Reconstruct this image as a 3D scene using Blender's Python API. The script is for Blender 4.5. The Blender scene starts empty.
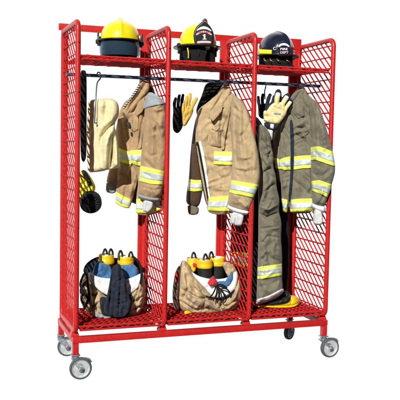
import bpy, bmesh, math, random
import numpy as np
from mathutils import Vector, Matrix
from mathutils.geometry import delaunay_2d_cdt

random.seed(4)
R = math.radians
sc = bpy.context.scene
COL = sc.collection

# ------------------------------------------------------------------ camera
ZB = 0.28                                   # height of the bottom of the side panels above the ground
CAM = np.array([-0.8427, -4.3776, 1.1119 + ZB])
YAW, PIT, ROL, FPX = 0.3505, -0.0729, 0.0191, 762.96
FW = np.array([math.sin(YAW) * math.cos(PIT), math.cos(YAW) * math.cos(PIT), math.sin(PIT)])
_r = np.cross(FW, [0, 0, 1]); _r /= np.linalg.norm(_r)
_u = np.cross(_r, FW)
RT = math.cos(ROL) * _r + math.sin(ROL) * _u
UP = -math.sin(ROL) * _r + math.cos(ROL) * _u
FH = np.array([math.sin(YAW), math.cos(YAW), 0.0])      # horizontal forward
RH = np.array([math.cos(YAW), -math.sin(YAW), 0.0])     # horizontal right
PXX = [0.0, 0.5413, 1.1027, 1.653]          # the four side panels
DEP = 0.486                                 # depth of the rack
HGT = 1.80                                  # height of a side panel


def at(u, v, Y):
    """photo coordinate (400 px) -> world point at depth Y; works on arrays"""
    u = np.asarray(u, float); v = np.asarray(v, float); Y = np.asarray(Y, float)
    d = FW + RT * ((u - 200) / FPX)[..., None] - UP * ((v - 200) / FPX)[..., None]
    t = (Y - CAM[1]) / d[..., 1]
    return CAM + d * t[..., None]


def px_at(u, v, Y):
    """metres per photo pixel there"""
    return float(np.dot(at(u, v, Y) - CAM, FW)) / FPX


cam = bpy.data.cameras.new('camera'); co = bpy.data.objects.new('camera', cam); COL.objects.link(co)
m3 = Matrix((RT, UP, -FW)).transposed()
co.matrix_world = Matrix.Translation(CAM) @ m3.to_4x4()
cam.sensor_width = 36; cam.lens = 36 * FPX / 400; cam.clip_end = 500
sc.camera = co

# ------------------------------------------------------------------ materials
def new_mat(name):
    m = bpy.data.materials.new(name); m.use_nodes = True
    nt = m.node_tree; b = nt.nodes['Principled BSDF']
    return m, nt, b, nt.nodes.new, nt.links.new


def fabric(name, col, var=.16, rough=.92, weave=900, bump=.25, soil=.0, sheen=.15):
    m, nt, b, N, L = new_mat(name)
    tc = N('ShaderNodeTexCoord')
    n1 = N('ShaderNodeTexNoise'); n1.inputs['Scale'].default_value = 9; n1.inputs['Detail'].default_value = 8
    n1.inputs['Roughness'].default_value = .65
    n2 = N('ShaderNodeTexNoise'); n2.inputs['Scale'].default_value = 60; n2.inputs['Detail'].default_value = 6
    L(tc.outputs['Object'], n1.inputs['Vector']); L(tc.outputs['Object'], n2.inputs['Vector'])
    r1 = N('ShaderNodeMapRange'); r1.inputs['From Min'].default_value = .3; r1.inputs['From Max'].default_value = .7
    r1.inputs['To Min'].default_value = 1 - var; r1.inputs['To Max'].default_value = 1 + var
    L(n1.outputs['Fac'], r1.inputs['Value'])
    r2 = N('ShaderNodeMapRange'); r2.inputs['From Min'].default_value = .3; r2.inputs['From Max'].default_value = .7
    r2.inputs['To Min'].default_value = 1 - var * .6; r2.inputs['To Max'].default_value = 1 + var * .6
    L(n2.outputs['Fac'], r2.inputs['Value'])
    mu = N('ShaderNodeMath'); mu.operation = 'MULTIPLY'; L(r1.outputs[0], mu.inputs[0]); L(r2.outputs[0], mu.inputs[1])
    vm = N('ShaderNodeVectorMath'); vm.operation = 'SCALE'; vm.inputs[0].default_value = col
    L(mu.outputs[0], vm.inputs['Scale']); L(vm.outputs[0], b.inputs['Base Color'])
    b.inputs['Roughness'].default_value = rough
    b.inputs['Sheen Weight'].default_value = sheen
    b.inputs['Specular IOR Level'].default_value = .25
    wv = N('ShaderNodeTexNoise'); wv.inputs['Scale'].default_value = weave; wv.inputs['Detail'].default_value = 3
    L(tc.outputs['Object'], wv.inputs['Vector'])
    ad = N('ShaderNodeMath'); ad.operation = 'MULTIPLY_ADD'; ad.inputs[1].default_value = .25
    L(wv.outputs['Fac'], ad.inputs[0]); L(n2.outputs['Fac'], ad.inputs[2])
    bp = N('ShaderNodeBump'); bp.inputs['Strength'].default_value = bump; bp.inputs['Distance'].default_value = .006
    L(ad.outputs[0], bp.inputs['Height']); L(bp.outputs[0], b.inputs['Normal'])
    return m


def hard(name, col, rough=.4, metal=0., var=.06, bump=.05, scale=40, spec=.5, coat=0.):
    m, nt, b, N, L = new_mat(name)
    tc = N('ShaderNodeTexCoord')
    n = N('ShaderNodeTexNoise'); n.inputs['Scale'].default_value = scale; n.inputs['Detail'].default_value = 6
    L(tc.outputs['Object'], n.inputs['Vector'])
    r = N('ShaderNodeMapRange'); r.inputs['From Min'].default_value = .3; r.inputs['From Max'].default_value = .7
    r.inputs['To Min'].default_value = 1 - var; r.inputs['To Max'].default_value = 1 + var
    L(n.outputs['Fac'], r.inputs['Value'])
    vm = N('ShaderNodeVectorMath'); vm.operation = 'SCALE'; vm.inputs[0].default_value = col
    L(r.outputs[0], vm.inputs['Scale']); L(vm.outputs[0], b.inputs['Base Color'])
    rr = N('ShaderNodeMapRange'); rr.inputs['To Min'].default_value = rough * .75; rr.inputs['To Max'].default_value = rough * 1.25
    L(n.outputs['Fac'], rr.inputs['Value']); L(rr.outputs[0], b.inputs['Roughness'])
    b.inputs['Metallic'].default_value = metal
    b.inputs['Specular IOR Level'].default_value = spec
    b.inputs['Coat Weight'].default_value = coat
    bp = N('ShaderNodeBump'); bp.inputs['Strength'].default_value = bump; bp.inputs['Distance'].default_value = .002
    L(n.outputs['Fac'], bp.inputs['Height']); L(bp.outputs[0], b.inputs['Normal'])
    return m


def striped(name, c1, c2, scale, direction='Z'):
    m, nt, b, N, L = new_mat(name)
    tc = N('ShaderNodeTexCoord'); w = N('ShaderNodeTexWave'); w.bands_direction = direction
    w.inputs['Scale'].default_value = scale; w.inputs['Distortion'].default_value = 2.5
    L(tc.outputs['Object'], w.inputs['Vector'])
    cr = N('ShaderNodeValToRGB'); cr.color_ramp.elements[0].color = (*c1, 1); cr.color_ramp.elements[1].color = (*c2, 1)
    cr.color_ramp.elements[0].position = .42; cr.color_ramp.elements[1].position = .58
    L(w.outputs['Fac'], cr.inputs['Fac']); L(cr.outputs[0], b.inputs['Base Color']); b.inputs['Roughness'].default_value = .9
    return m


def visor_mat():
    m, nt, b, N, L = new_mat('smoked_visor')
    b.inputs['Base Color'].default_value = (.10, .20, .30, 1); b.inputs['Roughness'].default_value = .08
    b.inputs['Transmission Weight'].default_value = .8; b.inputs['IOR'].default_value = 1.3
    b.inputs['Specular IOR Level'].default_value = .7
    return m


M = dict(
    red=hard('red_powder_coat', (.50, .018, .017), .36, var=.10, bump=.16, scale=55, spec=.4),
    wire=hard('red_wire_paint', (.45, .016, .016), .62, var=.12, bump=.1, scale=90, spec=.12),
    rod=hard('blue_grey_rod', (.075, .11, .18), .3, .35, .15),
    steel=hard('zinc_steel', (.42, .47, .52), .38, .75, .2, .15, 60),
    hook=hard('blue_steel_hook', (.07, .105, .16), .45, .3, .1),
    rubber=hard('grey_rubber', (.085, .095, .10), .75, 0, .2, .2, 80, .3),
    blackrub=hard('black_rubber', (.012, .013, .015), .55, 0, .3, .25, 70, .35),
    rim=hard('pale_rim', (.62, .65, .65), .38, .3, .1, .1, 50),
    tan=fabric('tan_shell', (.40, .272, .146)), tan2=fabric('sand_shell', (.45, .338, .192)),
    tanp=fabric('sand_pants', (.47, .352, .205)), olive=fabric('olive_shell', (.178, .166, .116)),
    brown=fabric('dark_brown_cloth', (.07, .04, .022)), black=fabric('black_cloth', (.008, .008, .010), .3, sheen=.02),
    navy=fabric('navy_cloth', (.016, .022, .038), .3, sheen=.05), greypad=fabric('grey_pad', (.33, .37, .40)),
    greyc=fabric('grey_cuff', (.27, .30, .31)), white=fabric('white_cloth', (.78, .79, .80), .06),
    lime=fabric('lime_tape', (.74, .84, .13), .08, .7, bump=.12), silver=hard('silver_tape', (.62, .70, .69), .42, .2, .05, .08, 260),
    cream=fabric('cream_knit', (.74, .66, .40), .08), cream2=fabric('cream_glove', (.80, .70, .36), .08),
    ygl=fabric('yellow_leather', (.68, .45, .09), .2), blue=fabric('blue_cloth', (.055, .17, .36), .2),
    yel=hard('yellow_shell', (.88, .74, .010), .27, 0, .07, .06, 30, .5, .4),
    yrub=hard('yellow_rubber', (.80, .52, .012), .4, 0, .07, .1, 30),
    ystr=hard('yellow_strap', (.66, .60, .05), .5, 0, .12, .1, 60),
    navyh=hard('navy_shell', (.010, .014, .030), .16, 0, .2, .05, 20, .6, .5),
    blackp=hard('black_plastic', (.012, .013, .014), .38, 0, .2, .1, 40),
    leath=hard('black_leather', (.014, .014, .018), .42, 0, .2, .2, 90), visor=visor_mat(),
    whitep=hard('white_print', (.86, .86, .86), .5), redp=hard('red_print', (.62, .03, .05), .5),
    pinkp=hard('pale_print', (.78, .55, .55), .5), redc=fabric('red_cloth', (.52, .03, .05)),
    dot=hard('lime_patch', (.80, .78, .03), .45), brass=hard('brass', (.55, .36, .09), .35, .8),
    mesh_shade=striped('mesh_shadow_stripes', (.012, .012, .012), (.62, .60, .55), 24),  # light and dark bands of a painted lattice shadow
    knit=fabric('knit_wristlet', (.58, .59, .60), .16, bump=.5, weave=300),
    tag=fabric('white_tag', (.82, .83, .84), .05), maroon=fabric('maroon_cloth', (.20, .02, .025)),
)

# ------------------------------------------------------------------ object helpers
def link(name, me, mat, parent=None, smooth=True):
    me.materials.append(mat)
    if smooth:
        me.polygons.foreach_set('use_smooth', [True] * len(me.polygons))
    o = bpy.data.objects.new(name, me); COL.objects.link(o)
    if parent is not None:
        o.parent = parent
    return o


def origin(p):
    w = Vector((0, 0, 0))
    while p is not None:
        w += p.location; p = p.parent
    return w


def mesh_obj(name, V, F, mat, parent=None, smooth=True, angle=None):
    me = bpy.data.meshes.new(name); w = origin(parent)
    me.from_pydata([tuple(Vector(v) - w) for v in V], [], F); me.update()
    o = link(name, me, mat, parent, smooth)
    if angle and smooth:
        sharp(me, angle)
    return o


def sharp(me, deg):
    bm = bmesh.new(); bm.from_mesh(me); a = R(deg)
    for e in bm.edges:
        if len(e.link_faces) == 2 and e.calc_face_angle(0) > a:
            e.smooth = False
    bm.to_mesh(me); bm.free()


def thing(name, label, cat, loc, group=None):
    o = bpy.data.objects.new(name, None); COL.objects.link(o); o.location = Vector(loc)
    o.empty_display_size = .05
    o['label'] = label; o['category'] = cat
    if group: o['group'] = group
    return o


class MB:
    """collects shapes for ONE mesh"""
    def __init__(s): s.V = []; s.F = []
    def add(s, V, F):
        b = len(s.V); s.V += [tuple(map(float, v)) for v in V]; s.F += [tuple(b + i for i in f) for f in F]
    def box(s, lo, hi, bev=0.):
        bm = bmesh.new(); bmesh.ops.create_cube(bm, size=1)
        for v in bm.verts:
            v.co = Vector([(lo[i] + hi[i]) / 2 + v.co[i] * (hi[i] - lo[i]) for i in range(3)])
        if bev: bmesh.ops.bevel(bm, geom=bm.edges[:], offset=bev, segments=2, affect='EDGES', profile=.6)
        bm.verts.index_update(); s.add([v.co for v in bm.verts], [[v.index for v in f.verts] for f in bm.faces]); bm.free()
    def obox(s, c, ax, half, bev=0.):
        bm = bmesh.new(); bmesh.ops.create_cube(bm, size=2)
        if bev:
            for v in bm.verts: v.co = Vector([v.co[i] * half[i] for i in range(3)])
            bmesh.ops.bevel(bm, geom=bm.edges[:], offset=bev, segments=2, affect='EDGES', profile=.6)
        else:
            for v in bm.verts: v.co = Vector([v.co[i] * half[i] for i in range(3)])
        bm.verts.index_update(); c = np.array(c)
        s.add([c + ax[0] * v.co[0] + ax[1] * v.co[1] + ax[2] * v.co[2] for v in bm.verts], [[v.index for v in f.verts] for f in bm.faces]); bm.free()
    def tube(s, pts, r, seg=8, closed=False, cap=True, taper=None):
        P = [np.array(p, float) for p in pts]; n = len(P)
        T = []
        for i in range(n):
            a = P[(i - 1) % n] if (closed or i > 0) else P[0]; c = P[(i + 1) % n] if (closed or i < n - 1) else P[-1]
            t = c - a; T.append(t / (np.linalg.norm(t) + 1e-12))
        ref = np.array([0, 0, 1.]) if abs(T[0][2]) < .9 else np.array([1., 0, 0])
        nrm = np.cross(T[0], ref); nrm /= np.linalg.norm(nrm)
        V = []
        for i in range(n):
            nrm = nrm - T[i] * np.dot(nrm, T[i]); nrm /= (np.linalg.norm(nrm) + 1e-12); bn = np.cross(T[i], nrm)
            ri = r if taper is None else r * taper[i]
            for k in range(seg):
                a = 2 * math.pi * (k + .5) / seg
                V.append(P[i] + (nrm * math.cos(a) + bn * math.sin(a)) * ri)
        F = []
        for i in range(n if closed else n - 1):
            j = (i + 1) % n
            for k in range(seg):
                F.append((i * seg + k, i * seg + (k + 1) % seg, j * seg + (k + 1) % seg, j * seg + k))
        if cap and not closed:
            F.append(tuple(range(seg))[::-1]); F.append(tuple((n - 1) * seg + k for k in range(seg)))
        s.add(V, F)
    def bar(s, p0, p1, n, w, t):
        """flat strand from p0 to p1: w across along n, t thick"""
        p0, p1, n = np.array(p0, float), np.array(p1, float), np.array(n, float)
        d = p1 - p0; d /= np.linalg.norm(d); n = n - d * (n @ d); n /= np.linalg.norm(n); m = np.cross(d, n)
        V = [p + n * a * w / 2 + m * b * t / 2 for p in (p0, p1) for a, b in ((-1, -1), (1, -1), (1, 1), (-1, 1))]
        s.add(V, [(0, 1, 2, 3), (7, 6, 5, 4), (0, 4, 5, 1), (1, 5, 6, 2), (2, 6, 7, 3), (3, 7, 4, 0)])
    def lathe(s, c, ax, prof, seg=32, sx=1., sy=1., a0=0., a1=2 * math.pi):
        """prof: (radius, height) along ax[2]; ax[0], ax[1] span the circle"""
        c = np.array(c, float); full = abs(a1 - a0 - 2 * math.pi) < 1e-6; n = seg if full else seg + 1
        V = [c + (ax[0] * math.cos(a0 + (a1 - a0) * k / seg) * sx + ax[1] * math.sin(a0 + (a1 - a0) * k / seg) * sy) * r + ax[2] * z for r, z in prof for k in range(n)]
        F = []
        for i in range(len(prof) - 1):
            for k in range(seg):
                k2 = (k + 1) % n
                F.append((i * n + k, i * n + k2, (i + 1) * n + k2, (i + 1) * n + k))
        s.add(V, F)
    def build(s, name, mat, parent=None, smooth=True, angle=35):
        return mesh_obj(name, s.V, s.F, mat, parent, smooth, angle)


# ---- cloth: an outline with its own depth, blown up to a solid with folds
_pt = np.random.RandomState(7).rand(256, 2) * 2 - 1
_pm = np.random.RandomState(3).permutation(256)
def pnoise(x, y, seed=0):
    x = np.asarray(x, float) + seed * 17.3; y = np.asarray(y, float) + seed * 9.1
    xi = np.floor(x).astype(int); yi = np.floor(y).astype(int); fx = x - xi; fy = y - yi
    def g(i, j, dx, dy):
        h = _pt[_pm[(_pm[i & 255] + j) & 255]]; return h[..., 0] * dx + h[..., 1] * dy
    sx = fx * fx * fx * (fx * (fx * 6 - 15) + 10); sy = fy * fy * fy * (fy * (fy * 6 - 15) + 10)
    a = g(xi, yi, fx, fy); b = g(xi + 1, yi, fx - 1, fy); c = g(xi, yi + 1, fx, fy - 1); d = g(xi + 1, yi + 1, fx - 1, fy - 1)
    return (a + sx * (b - a)) + sy * ((c + sx * (d - c)) - (a + sx * (b - a)))


def seg_dist(u, v, poly, closed=True):
    P = np.array(poly, float); Q = np.roll(P, -1, 0) if closed else P[1:]
    if not closed: P = P[:-1]
    best = np.full(u.shape, 1e9); par = np.zeros(u.shape); n = len(P)
    for i in range(n):
        d = Q[i] - P[i]; l2 = d @ d + 1e-12
        t = np.clip(((u - P[i][0]) * d[0] + (v - P[i][1]) * d[1]) / l2, 0, 1)
        q = np.hypot(u - P[i][0] - t * d[0], v - P[i][1] - t * d[1])
        m = q < best; best = np.where(m, q, best); par = np.where(m, (i + t) / n, par)
    return best, par


def inside(u, v, poly):
    P = np.array(poly, float); Q = np.roll(P, -1, 0); c = np.zeros(u.shape, bool)
    for (x1, y1), (x2, y2) in zip(P, Q):
        if y1 == y2: continue
        k = ((y1 > v) != (y2 > v)) & (u < (x2 - x1) * (v - y1) / (y2 - y1) + x1); c ^= k
    return c


def chaikin(poly, it):
    P = [tuple(map(float, p)) for p in poly]
    for _ in range(it):
        O = []
        for i in range(len(P)):
            a, b = P[i], P[(i + 1) % len(P)]
            O += [(a[0] * .78 + b[0] * .22, a[1] * .78 + b[1] * .22), (a[0] * .22 + b[0] * .78, a[1] * .22 + b[1] * .78)]
        P = O
    return P


def resample(poly, h):
    O = []; n = len(poly)
    for i in range(n):
        a, b = poly[i], poly[(i + 1) % n]; k = max(1, int(round(math.hypot(b[0] - a[0], b[1] - a[1]) / h)))
        O += [(a[0] + (b[0] - a[0]) * j / k, a[1] + (b[1] - a[1]) * j / k) for j in range(k)]
    return O


def lin(u1, y1, u2, y2):
    return lambda u, v: y1 + (y2 - y1) * (np.clip(u, min(u1, u2) - 25, max(u1, u2) + 25) - u1) / (u2 - u1)


def wrinkle(u, v, seed, la, lb):
    """stiff cloth: broad undulation plus straight-sided folds that meet in sharp ridges and valleys"""
    wu = u + 6 * pnoise(u / 21, v / 21, seed + 5); wv = v + 6 * pnoise(u / 21, v / 21, seed + 6)
    n = .9 * pnoise(wu / (la * 2.4), wv / (lb * 1.8), seed)
    for j, (ang, w, sc_, sg) in enumerate(((.30, .95, 1.5, 1), (-.62, .8, 1.3, -1), (1.25, .6, 1.15, 1), (-.15, .32, .8, -1))):
        ca, sa = math.cos(ang), math.sin(ang)
        a = (wu * ca + wv * sa) / (la * 1.15 * sc_); b = (-wu * sa + wv * ca) / (lb * 1.9 * sc_)
        r = np.clip(1 - np.abs(pnoise(a, b, seed + 11 * j + 1)) * 3.2, 0, 1)
        mk = np.clip(pnoise(u / 19 + j * 5, v / 22, seed + 2 + j) * 3 + .2, 0, 1)
        n = n + sg * w * (r - .35) * mk
    return n


_seed = [0]
def puff(name, poly, Y, mat, parent, T=.03, Tb=None, Rr=6., folds=(), noise=(0, 6, 9), h=1.0, smooth=2, edge=0., decal=False, seam=0.):
    """returns (object, front) where front(u, v) is the depth of its front surface"""
    _seed[0] += 1; seed = _seed[0]
    P = chaikin(poly, smooth) if smooth else list(poly)
    if Tb is None: Tb = T * .6
    Yf = Y if callable(Y) else (lambda u, v: np.full(np.shape(u), float(Y)))
    def front(u, v):
        u = np.asarray(u, float); v = np.asarray(v, float)
        d, _ = seg_dist(u, v, P); ins = inside(u, v, P)
        q = np.clip(np.where(ins, d, 0) / Rr, 0, 1); pr = np.sqrt(1 - (1 - q) ** 2)
        k = T * pr + edge * (pr > 0)
        if noise[0]:
            k = k + noise[0] * wrinkle(u, v, seed, noise[1], noise[2]) * np.clip(q * 2.5, 0, 1)
        if seam:
            k = k - .0035 * np.exp(-((d - seam) / .45) ** 2) * ins
        for line, w, amp in folds:
            dd, t = seg_dist(u, v, line, closed=False)
            k = k + 1.25 * amp * np.exp(-(dd / w) ** 1.35) * np.clip(q * 3, 0, 1) * (.35 + .65 * np.sin(np.pi * np.clip(t * .9 + .05, 0, 1)))
        return Yf(u, v) - k
    B = resample(P, h)
    A = np.array(B); lo, hi = A.min(0), A.max(0)
    gu, gv = np.meshgrid(np.arange(lo[0], hi[0], h), np.arange(lo[1], hi[1], h * .87))
    gu = gu + (np.arange(gu.shape[0]) % 2)[:, None] * h * .5
    gu = gu.ravel(); gv = gv.ravel()
    if len(gu):
        d, _ = seg_dist(gu, gv, P); k = inside(gu, gv, P) & (d > h * .5)
        gu, gv = gu[k], gv[k]
    pts = [Vector(p) for p in B] + [Vector((a, b)) for a, b in zip(gu, gv)]
    nb = len(B)
    vo, _, fo, ov, _, _ = delaunay_2d_cdt(pts, [(i, (i + 1) % nb) for i in range(nb)], [], 1, 1e-5)
    U = np.array([v[0] for v in vo]); W = np.array([v[1] for v in vo])
    isb = np.zeros(len(U), bool)
    for i, src in enumerate(ov):
        if any(s < nb for s in src): isb[i] = True
    d, _ = seg_dist(U, W, P); q = np.clip(d / Rr, 0, 1); pr = np.sqrt(1 - (1 - q) ** 2)
    Yfr = front(U, W); Ybk = Yf(U, W) + Tb * pr
    Yfr = np.where(isb, Yf(U, W) - edge, Yfr)
    if decal: Ybk = Yf(U, W) + Tb
    front_v = at(U, W, Yfr); back_v = at(U, W, Ybk)
    V = [tuple(p) for p in front_v]; F = []; idx = {}
    for f in fo:
        a = np.array([[U[i], W[i]] for i in f]); s = sum(a[i][0] * a[(i + 1) % len(a)][1] - a[(i + 1) % len(a)][0] * a[i][1] for i in range(len(a)))
        f = list(f) if s < 0 else list(f)[::-1]
        F.append(tuple(f))
        g = []
        for i in f:
            if isb[i] and not (decal or edge): g.append(i)
            else:
                if i not in idx: idx[i] = len(V); V.append(tuple(back_v[i]))
                g.append(idx[i])
        F.append(tuple(g[::-1]))
    if decal or edge:                                   # side wall
        for f in fo:
            n = len(f)
            a = np.array([[U[i], W[i]] for i in f]); s = sum(a[i][0] * a[(i + 1) % n][1] - a[(i + 1) % n][0] * a[i][1] for i in range(n))
            f = list(f) if s < 0 else list(f)[::-1]
            for i in range(n):
                e = (f[i], f[(i + 1) % n])
                if isb[e[0]] and isb[e[1]]:
                    mu, mv = (U[e[0]] + U[e[1]]) / 2, (W[e[0]] + W[e[1]]) / 2
                    dd, _ = seg_dist(np.array([mu]), np.array([mv]), P)
                    if dd[0] < 1e-3: F.append((e[1], e[0], idx[e[0]], idx[e[1]]))
    o = mesh_obj(name, V, F, mat, parent, True)
    return o, front


def patch(name, poly, front, mat, parent, lift=.004, T=.003, Rr=1.2, h=1.0, smooth=1, **k):
    """a cloth piece sewn on the front of another"""
    return puff(name, poly, lambda u, v: front(u, v) - lift, mat, parent, T=T, Tb=lift + .004, Rr=Rr, h=h, smooth=smooth, decal=True, **k)


def lerp(a, b, t): return (a[0] + (b[0] - a[0]) * t, a[1] + (b[1] - a[1]) * t)


def stripe(top, bot, front, parent, lift=.0065, s0=.29, s1=.71, cutl=0., cutr=0.):
    """lime tape with a silver centre; top and bot are polylines of equal length"""
    o, f = patch('reflective_stripe', list(top) + list(bot)[::-1], front, M['lime'], parent, lift=lift, smooth=0, h=.7)
    a = [lerp(t, b, s0) for t, b in zip(top, bot)]; b_ = [lerp(t, b, s1) for t, b in zip(top, bot)]
    if cutl: a[0] = lerp(a[0], a[1], cutl); b_[0] = lerp(b_[0], b_[1], cutl)
    if cutr: a[-1] = lerp(a[-1], a[-2], cutr); b_[-1] = lerp(b_[-1], b_[-2], cutr)
    patch('silver_band', a + b_[::-1], f, M['silver'], o, lift=.0022, T=.001, smooth=0, h=.7)
    return o


def text_px(name, s, u, v, hpx, Y, mat, parent, bold=False, width=None, arc=0., rot=0.):
    """lettering set on a flat plate; u, v = centre, arc bends it upwards in the middle"""
    cu = bpy.data.curves.new(name, 'FONT'); cu.body = s; cu.size = 1; cu.align_x = 'CENTER'; cu.resolution_u = 3
    if bold: cu.offset = .02
    tmp = bpy.data.objects.new('tmp', cu); COL.objects.link(tmp)
    dg = bpy.context.evaluated_depsgraph_get(); me = bpy.data.meshes.new_from_object(tmp.evaluated_get(dg))
    bpy.data.objects.remove(tmp); bpy.data.curves.remove(cu)
    X = np.array([w.co.x for w in me.vertices]); Z = np.array([w.co.y for w in me.vertices])
    F = [tuple(p.vertices) for p in me.polygons]; bpy.data.meshes.remove(me)
    Z0 = Z.min(); hh = Z.max() - Z0
    Z = (Z - Z0) / hh * hpx; X = X / hh * hpx
    if width: X = X / (X.max() - X.min()) * width
    X = X - (X.max() + X.min()) / 2
    du = X; dv = -(Z - hpx / 2) + arc * X * X
    uu = u + du * math.cos(rot) - dv * math.sin(rot); vv = v + du * math.sin(rot) + dv * math.cos(rot)
    Yv = Y(uu, vv) if callable(Y) else np.full(uu.shape, Y)
    return mesh_obj(name, [tuple(p) for p in at(uu, vv, Yv)], F, mat, parent, False)


def tube_px(mb, pts, r, seg=8, **k):
    """pts: (u, v, Y) smoothed by Catmull-Rom"""
    P = [np.array(p, float) for p in pts]; O = []
    for i in range(len(P) - 1):
        p0, p1, p2, p3 = P[max(i - 1, 0)], P[i], P[i + 1], P[min(i + 2, len(P) - 1)]
        for j in range(6):
            t = j / 6
            O.append(.5 * (2 * p1 + (p2 - p0) * t + (2 * p0 - 5 * p1 + 4 * p2 - p3) * t * t + (3 * p1 - p0 - 3 * p2 + p3) * t ** 3))
    O.append(P[-1])
    mb.tube([at(*p) for p in O], r, seg, **k)


X3, Y3, Z3 = np.eye(3)

# ================================================================== THE RACK
rack = thing('gear_rack', 'red tubular rolling gear rack with wire mesh sides and three open bays', 'gear rack', (PXX[3] / 2, DEP / 2, 0))
rt_ = .0155

def round_rect(x, y0, y1, z0, z1, rad, n=6):
    P = []
    for cy, cz, a0 in ((y1 - rad, z1 - rad, 0), (y0 + rad, z1 - rad, 90), (y0 + rad, z0 + rad, 180), (y1 - rad, z0 + rad, 270)):
        for k in range(n + 1):
            a = R(a0 + 90 * k / n); P.append((x, cy + rad * math.cos(a), cz + rad * math.sin(a)))
    return P


def clip_line(p, d, lo, hi):
    t0, t1 = -1e9, 1e9
    for i in range(2):
        if abs(d[i]) < 1e-9:
            if not lo[i] <= p[i] <= hi[i]: return None
            continue
        a, b = (lo[i] - p[i]) / d[i], (hi[i] - p[i]) / d[i]
        t0, t1 = max(t0, min(a, b)), min(t1, max(a, b))
    return (t0, t1) if t1 - t0 > .01 else None

DST = .050
DIAG = .80                                      # rise of the slanting strands per metre of depth
for i, x in enumerate(PXX):
    zb, zt = ZB + .0, ZB + HGT
    fr = MB(); fr.tube(round_rect(x, 0, DEP - .01, zb, zt, .045), rt_, 12, closed=True)
    frame = fr.build('panel_frame', M['red'], rack)
    # small studs on the front post and foot gusset
    for z in (.12, .62, 1.40, 1.68):
        st = MB(); st.lathe((x, -.0145, ZB + z), (X3, Z3, -Y3), [(.006, 0), (.006, .003), (.004, .0055), (.0, .006)], 10)
        st.build('rivet', M['red'], frame)
    gm = MB()
    gm.tube([(x, .05, zb - .035), (x, .05, zb + .004)], .03, 4, taper=[1.25, .7])
    gm.build('foot_gusset', M['red'], frame)
    wm = MB(); lo, hi = (.0, zb), (DEP - .01, zt)
    z = zb + .035
    while z < zt - .02:
        wm.bar((x - .001, .006, z), (x - .001, DEP - .016, z), (1, 0, .5), .0075, .0062); z += .072
    c = zb - DEP * DIAG
    k = -int(DEP * DIAG / DST) - 1
    while zb + k * DST < zt + .05:
        t = clip_line((0., zb + k * DST), (1., DIAG), (.004, zb + .004), (DEP - .014, zt - .004))
        if t: wm.bar((x + .001, t[0], zb + k * DST + t[0] * DIAG), (x + .001, t[1], zb + k * DST + t[1] * DIAG), (1, -.2, .3), .0075, .0052)
        k += 1
    wm.build('wire_mesh', M['wire'], frame)
# wide back uprights
for i, x in enumerate(PXX):
    ub = MB(); dx = -.028 if i == 3 else (.0 if i else .012)
    hw = .036 if i else .022
    ub.box((x + dx - hw, DEP + .008, ZB - .03), (x + dx + hw, DEP + .03, ZB + HGT + .02), .003)
    ub.build('back_upright', M['red'], rack)
bb = MB(); bb.box((-.022, DEP + .0325, ZB + HGT + .016), (PXX[3] + .012, DEP + .06, ZB + HGT + .058), .004)
bb.build('top_beam', M['red'], rack)
ep = MB(); ep.box((PXX[3] - .105, DEP + .004, ZB + HGT - .012), (PXX[3] + .022, DEP + .032, ZB + HGT + .062), .004)
ep.build('corner_plate', M['red'], rack)
bm_ = MB(); bm_.box((-.019, -.004, ZB - .068), (PXX[3] + .019, .034, ZB - .030), .004)
bm_.build('base_beam', M['red'], rack)
b2 = MB(); b2.box((-.019, DEP + .004, ZB - .068), (PXX[3] + .019, DEP + .042, ZB - .032), .004)
b2.build('base_beam', M['red'], rack)
for x in (-.019, PXX[3] - .019):
    s2 = MB(); s2.box((x, .0365, ZB - .067), (x + .038, DEP + .0015, ZB - .0315), .004); s2.build('side_beam', M['red'], rack)
for x in (0., PXX[3]):
    for y in (.015, DEP + .023):
        l = MB(); l.box((x - .0175, y - .0175, ZB - .135), (x + .0175, y + .0175, ZB - .0695), .003); l.build('leg', M['red'], rack)

# shelves: a rim, two strand families, a folded front lip
def shelf(x0, x1, z, y0, y1, name, lip):
    rm = MB(); rm.tube([(x0, y0, z), (x1, y0, z), (x1, y1, z), (x0, y1, z)], .006, 6, closed=True)
    rm.tube([(x0, y0, z - lip), (x1, y0, z - lip)], .006, 6)
    o = rm.build(name, M['red'], rack)
    w = MB(); lo, hi = (x0, y0), (x1, y1); st = .082
    for sgn in (1, -1):
        c = x0 - (y1 - y0) * 2
        while c < x1 + (y1 - y0) * 2:
            t = clip_line((c, y0), (1.75 * sgn, 1.), lo, hi)
            if t:
                zz = z + .004 * sgn
                w.bar((c + 1.75 * sgn * t[0], y0 + t[0], zz), (c + 1.75 * sgn * t[1], y0 + t[1], zz), (0, .5, 1), .0075, .005)
            t = clip_line((c, z - lip), (1.6 * sgn, 1.), (x0, z - lip), (x1, z))
            if t and lip > .005:
                w.tube([(c + 1.6 * sgn * t[0], y0 - .002 * sgn, z - lip + t[0]), (c + 1.6 * sgn * t[1], y0 - .002 * sgn, z - lip + t[1])], .0044, 5)
            c += st
    w.build('wire_mesh', M['wire'], o)
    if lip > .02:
        tr = MB(); tr.box((x0 + .012, y0 + .03, z - lip - .012), (x1 - .012, y1 - .01, z - lip - .009)); tr.build('shade_sheet', M['black'], o)  # added dark sheet, stands in for the shade seen through the mesh
ZS = ZB + 1.606                                 # top shelf
for a, b in zip(PXX[:-1], PXX[1:]):
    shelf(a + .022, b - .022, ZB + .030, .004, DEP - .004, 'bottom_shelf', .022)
    shelf(a + .022, b - .022, ZS, .004, DEP - .004, 'top_shelf', .018)
YR = .20
zr = float(at(200, 80.2, YR)[2])
rl, rr_ = at(66.5, 74.3, YR), at(320, 86.2, YR)
hr = MB(); hr.tube([(rl[0], YR, rl[2]), (rr_[0], YR, rr_[2])], .0105, 12); hr.build('hanging_rod', M['rod'], rack)

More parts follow.
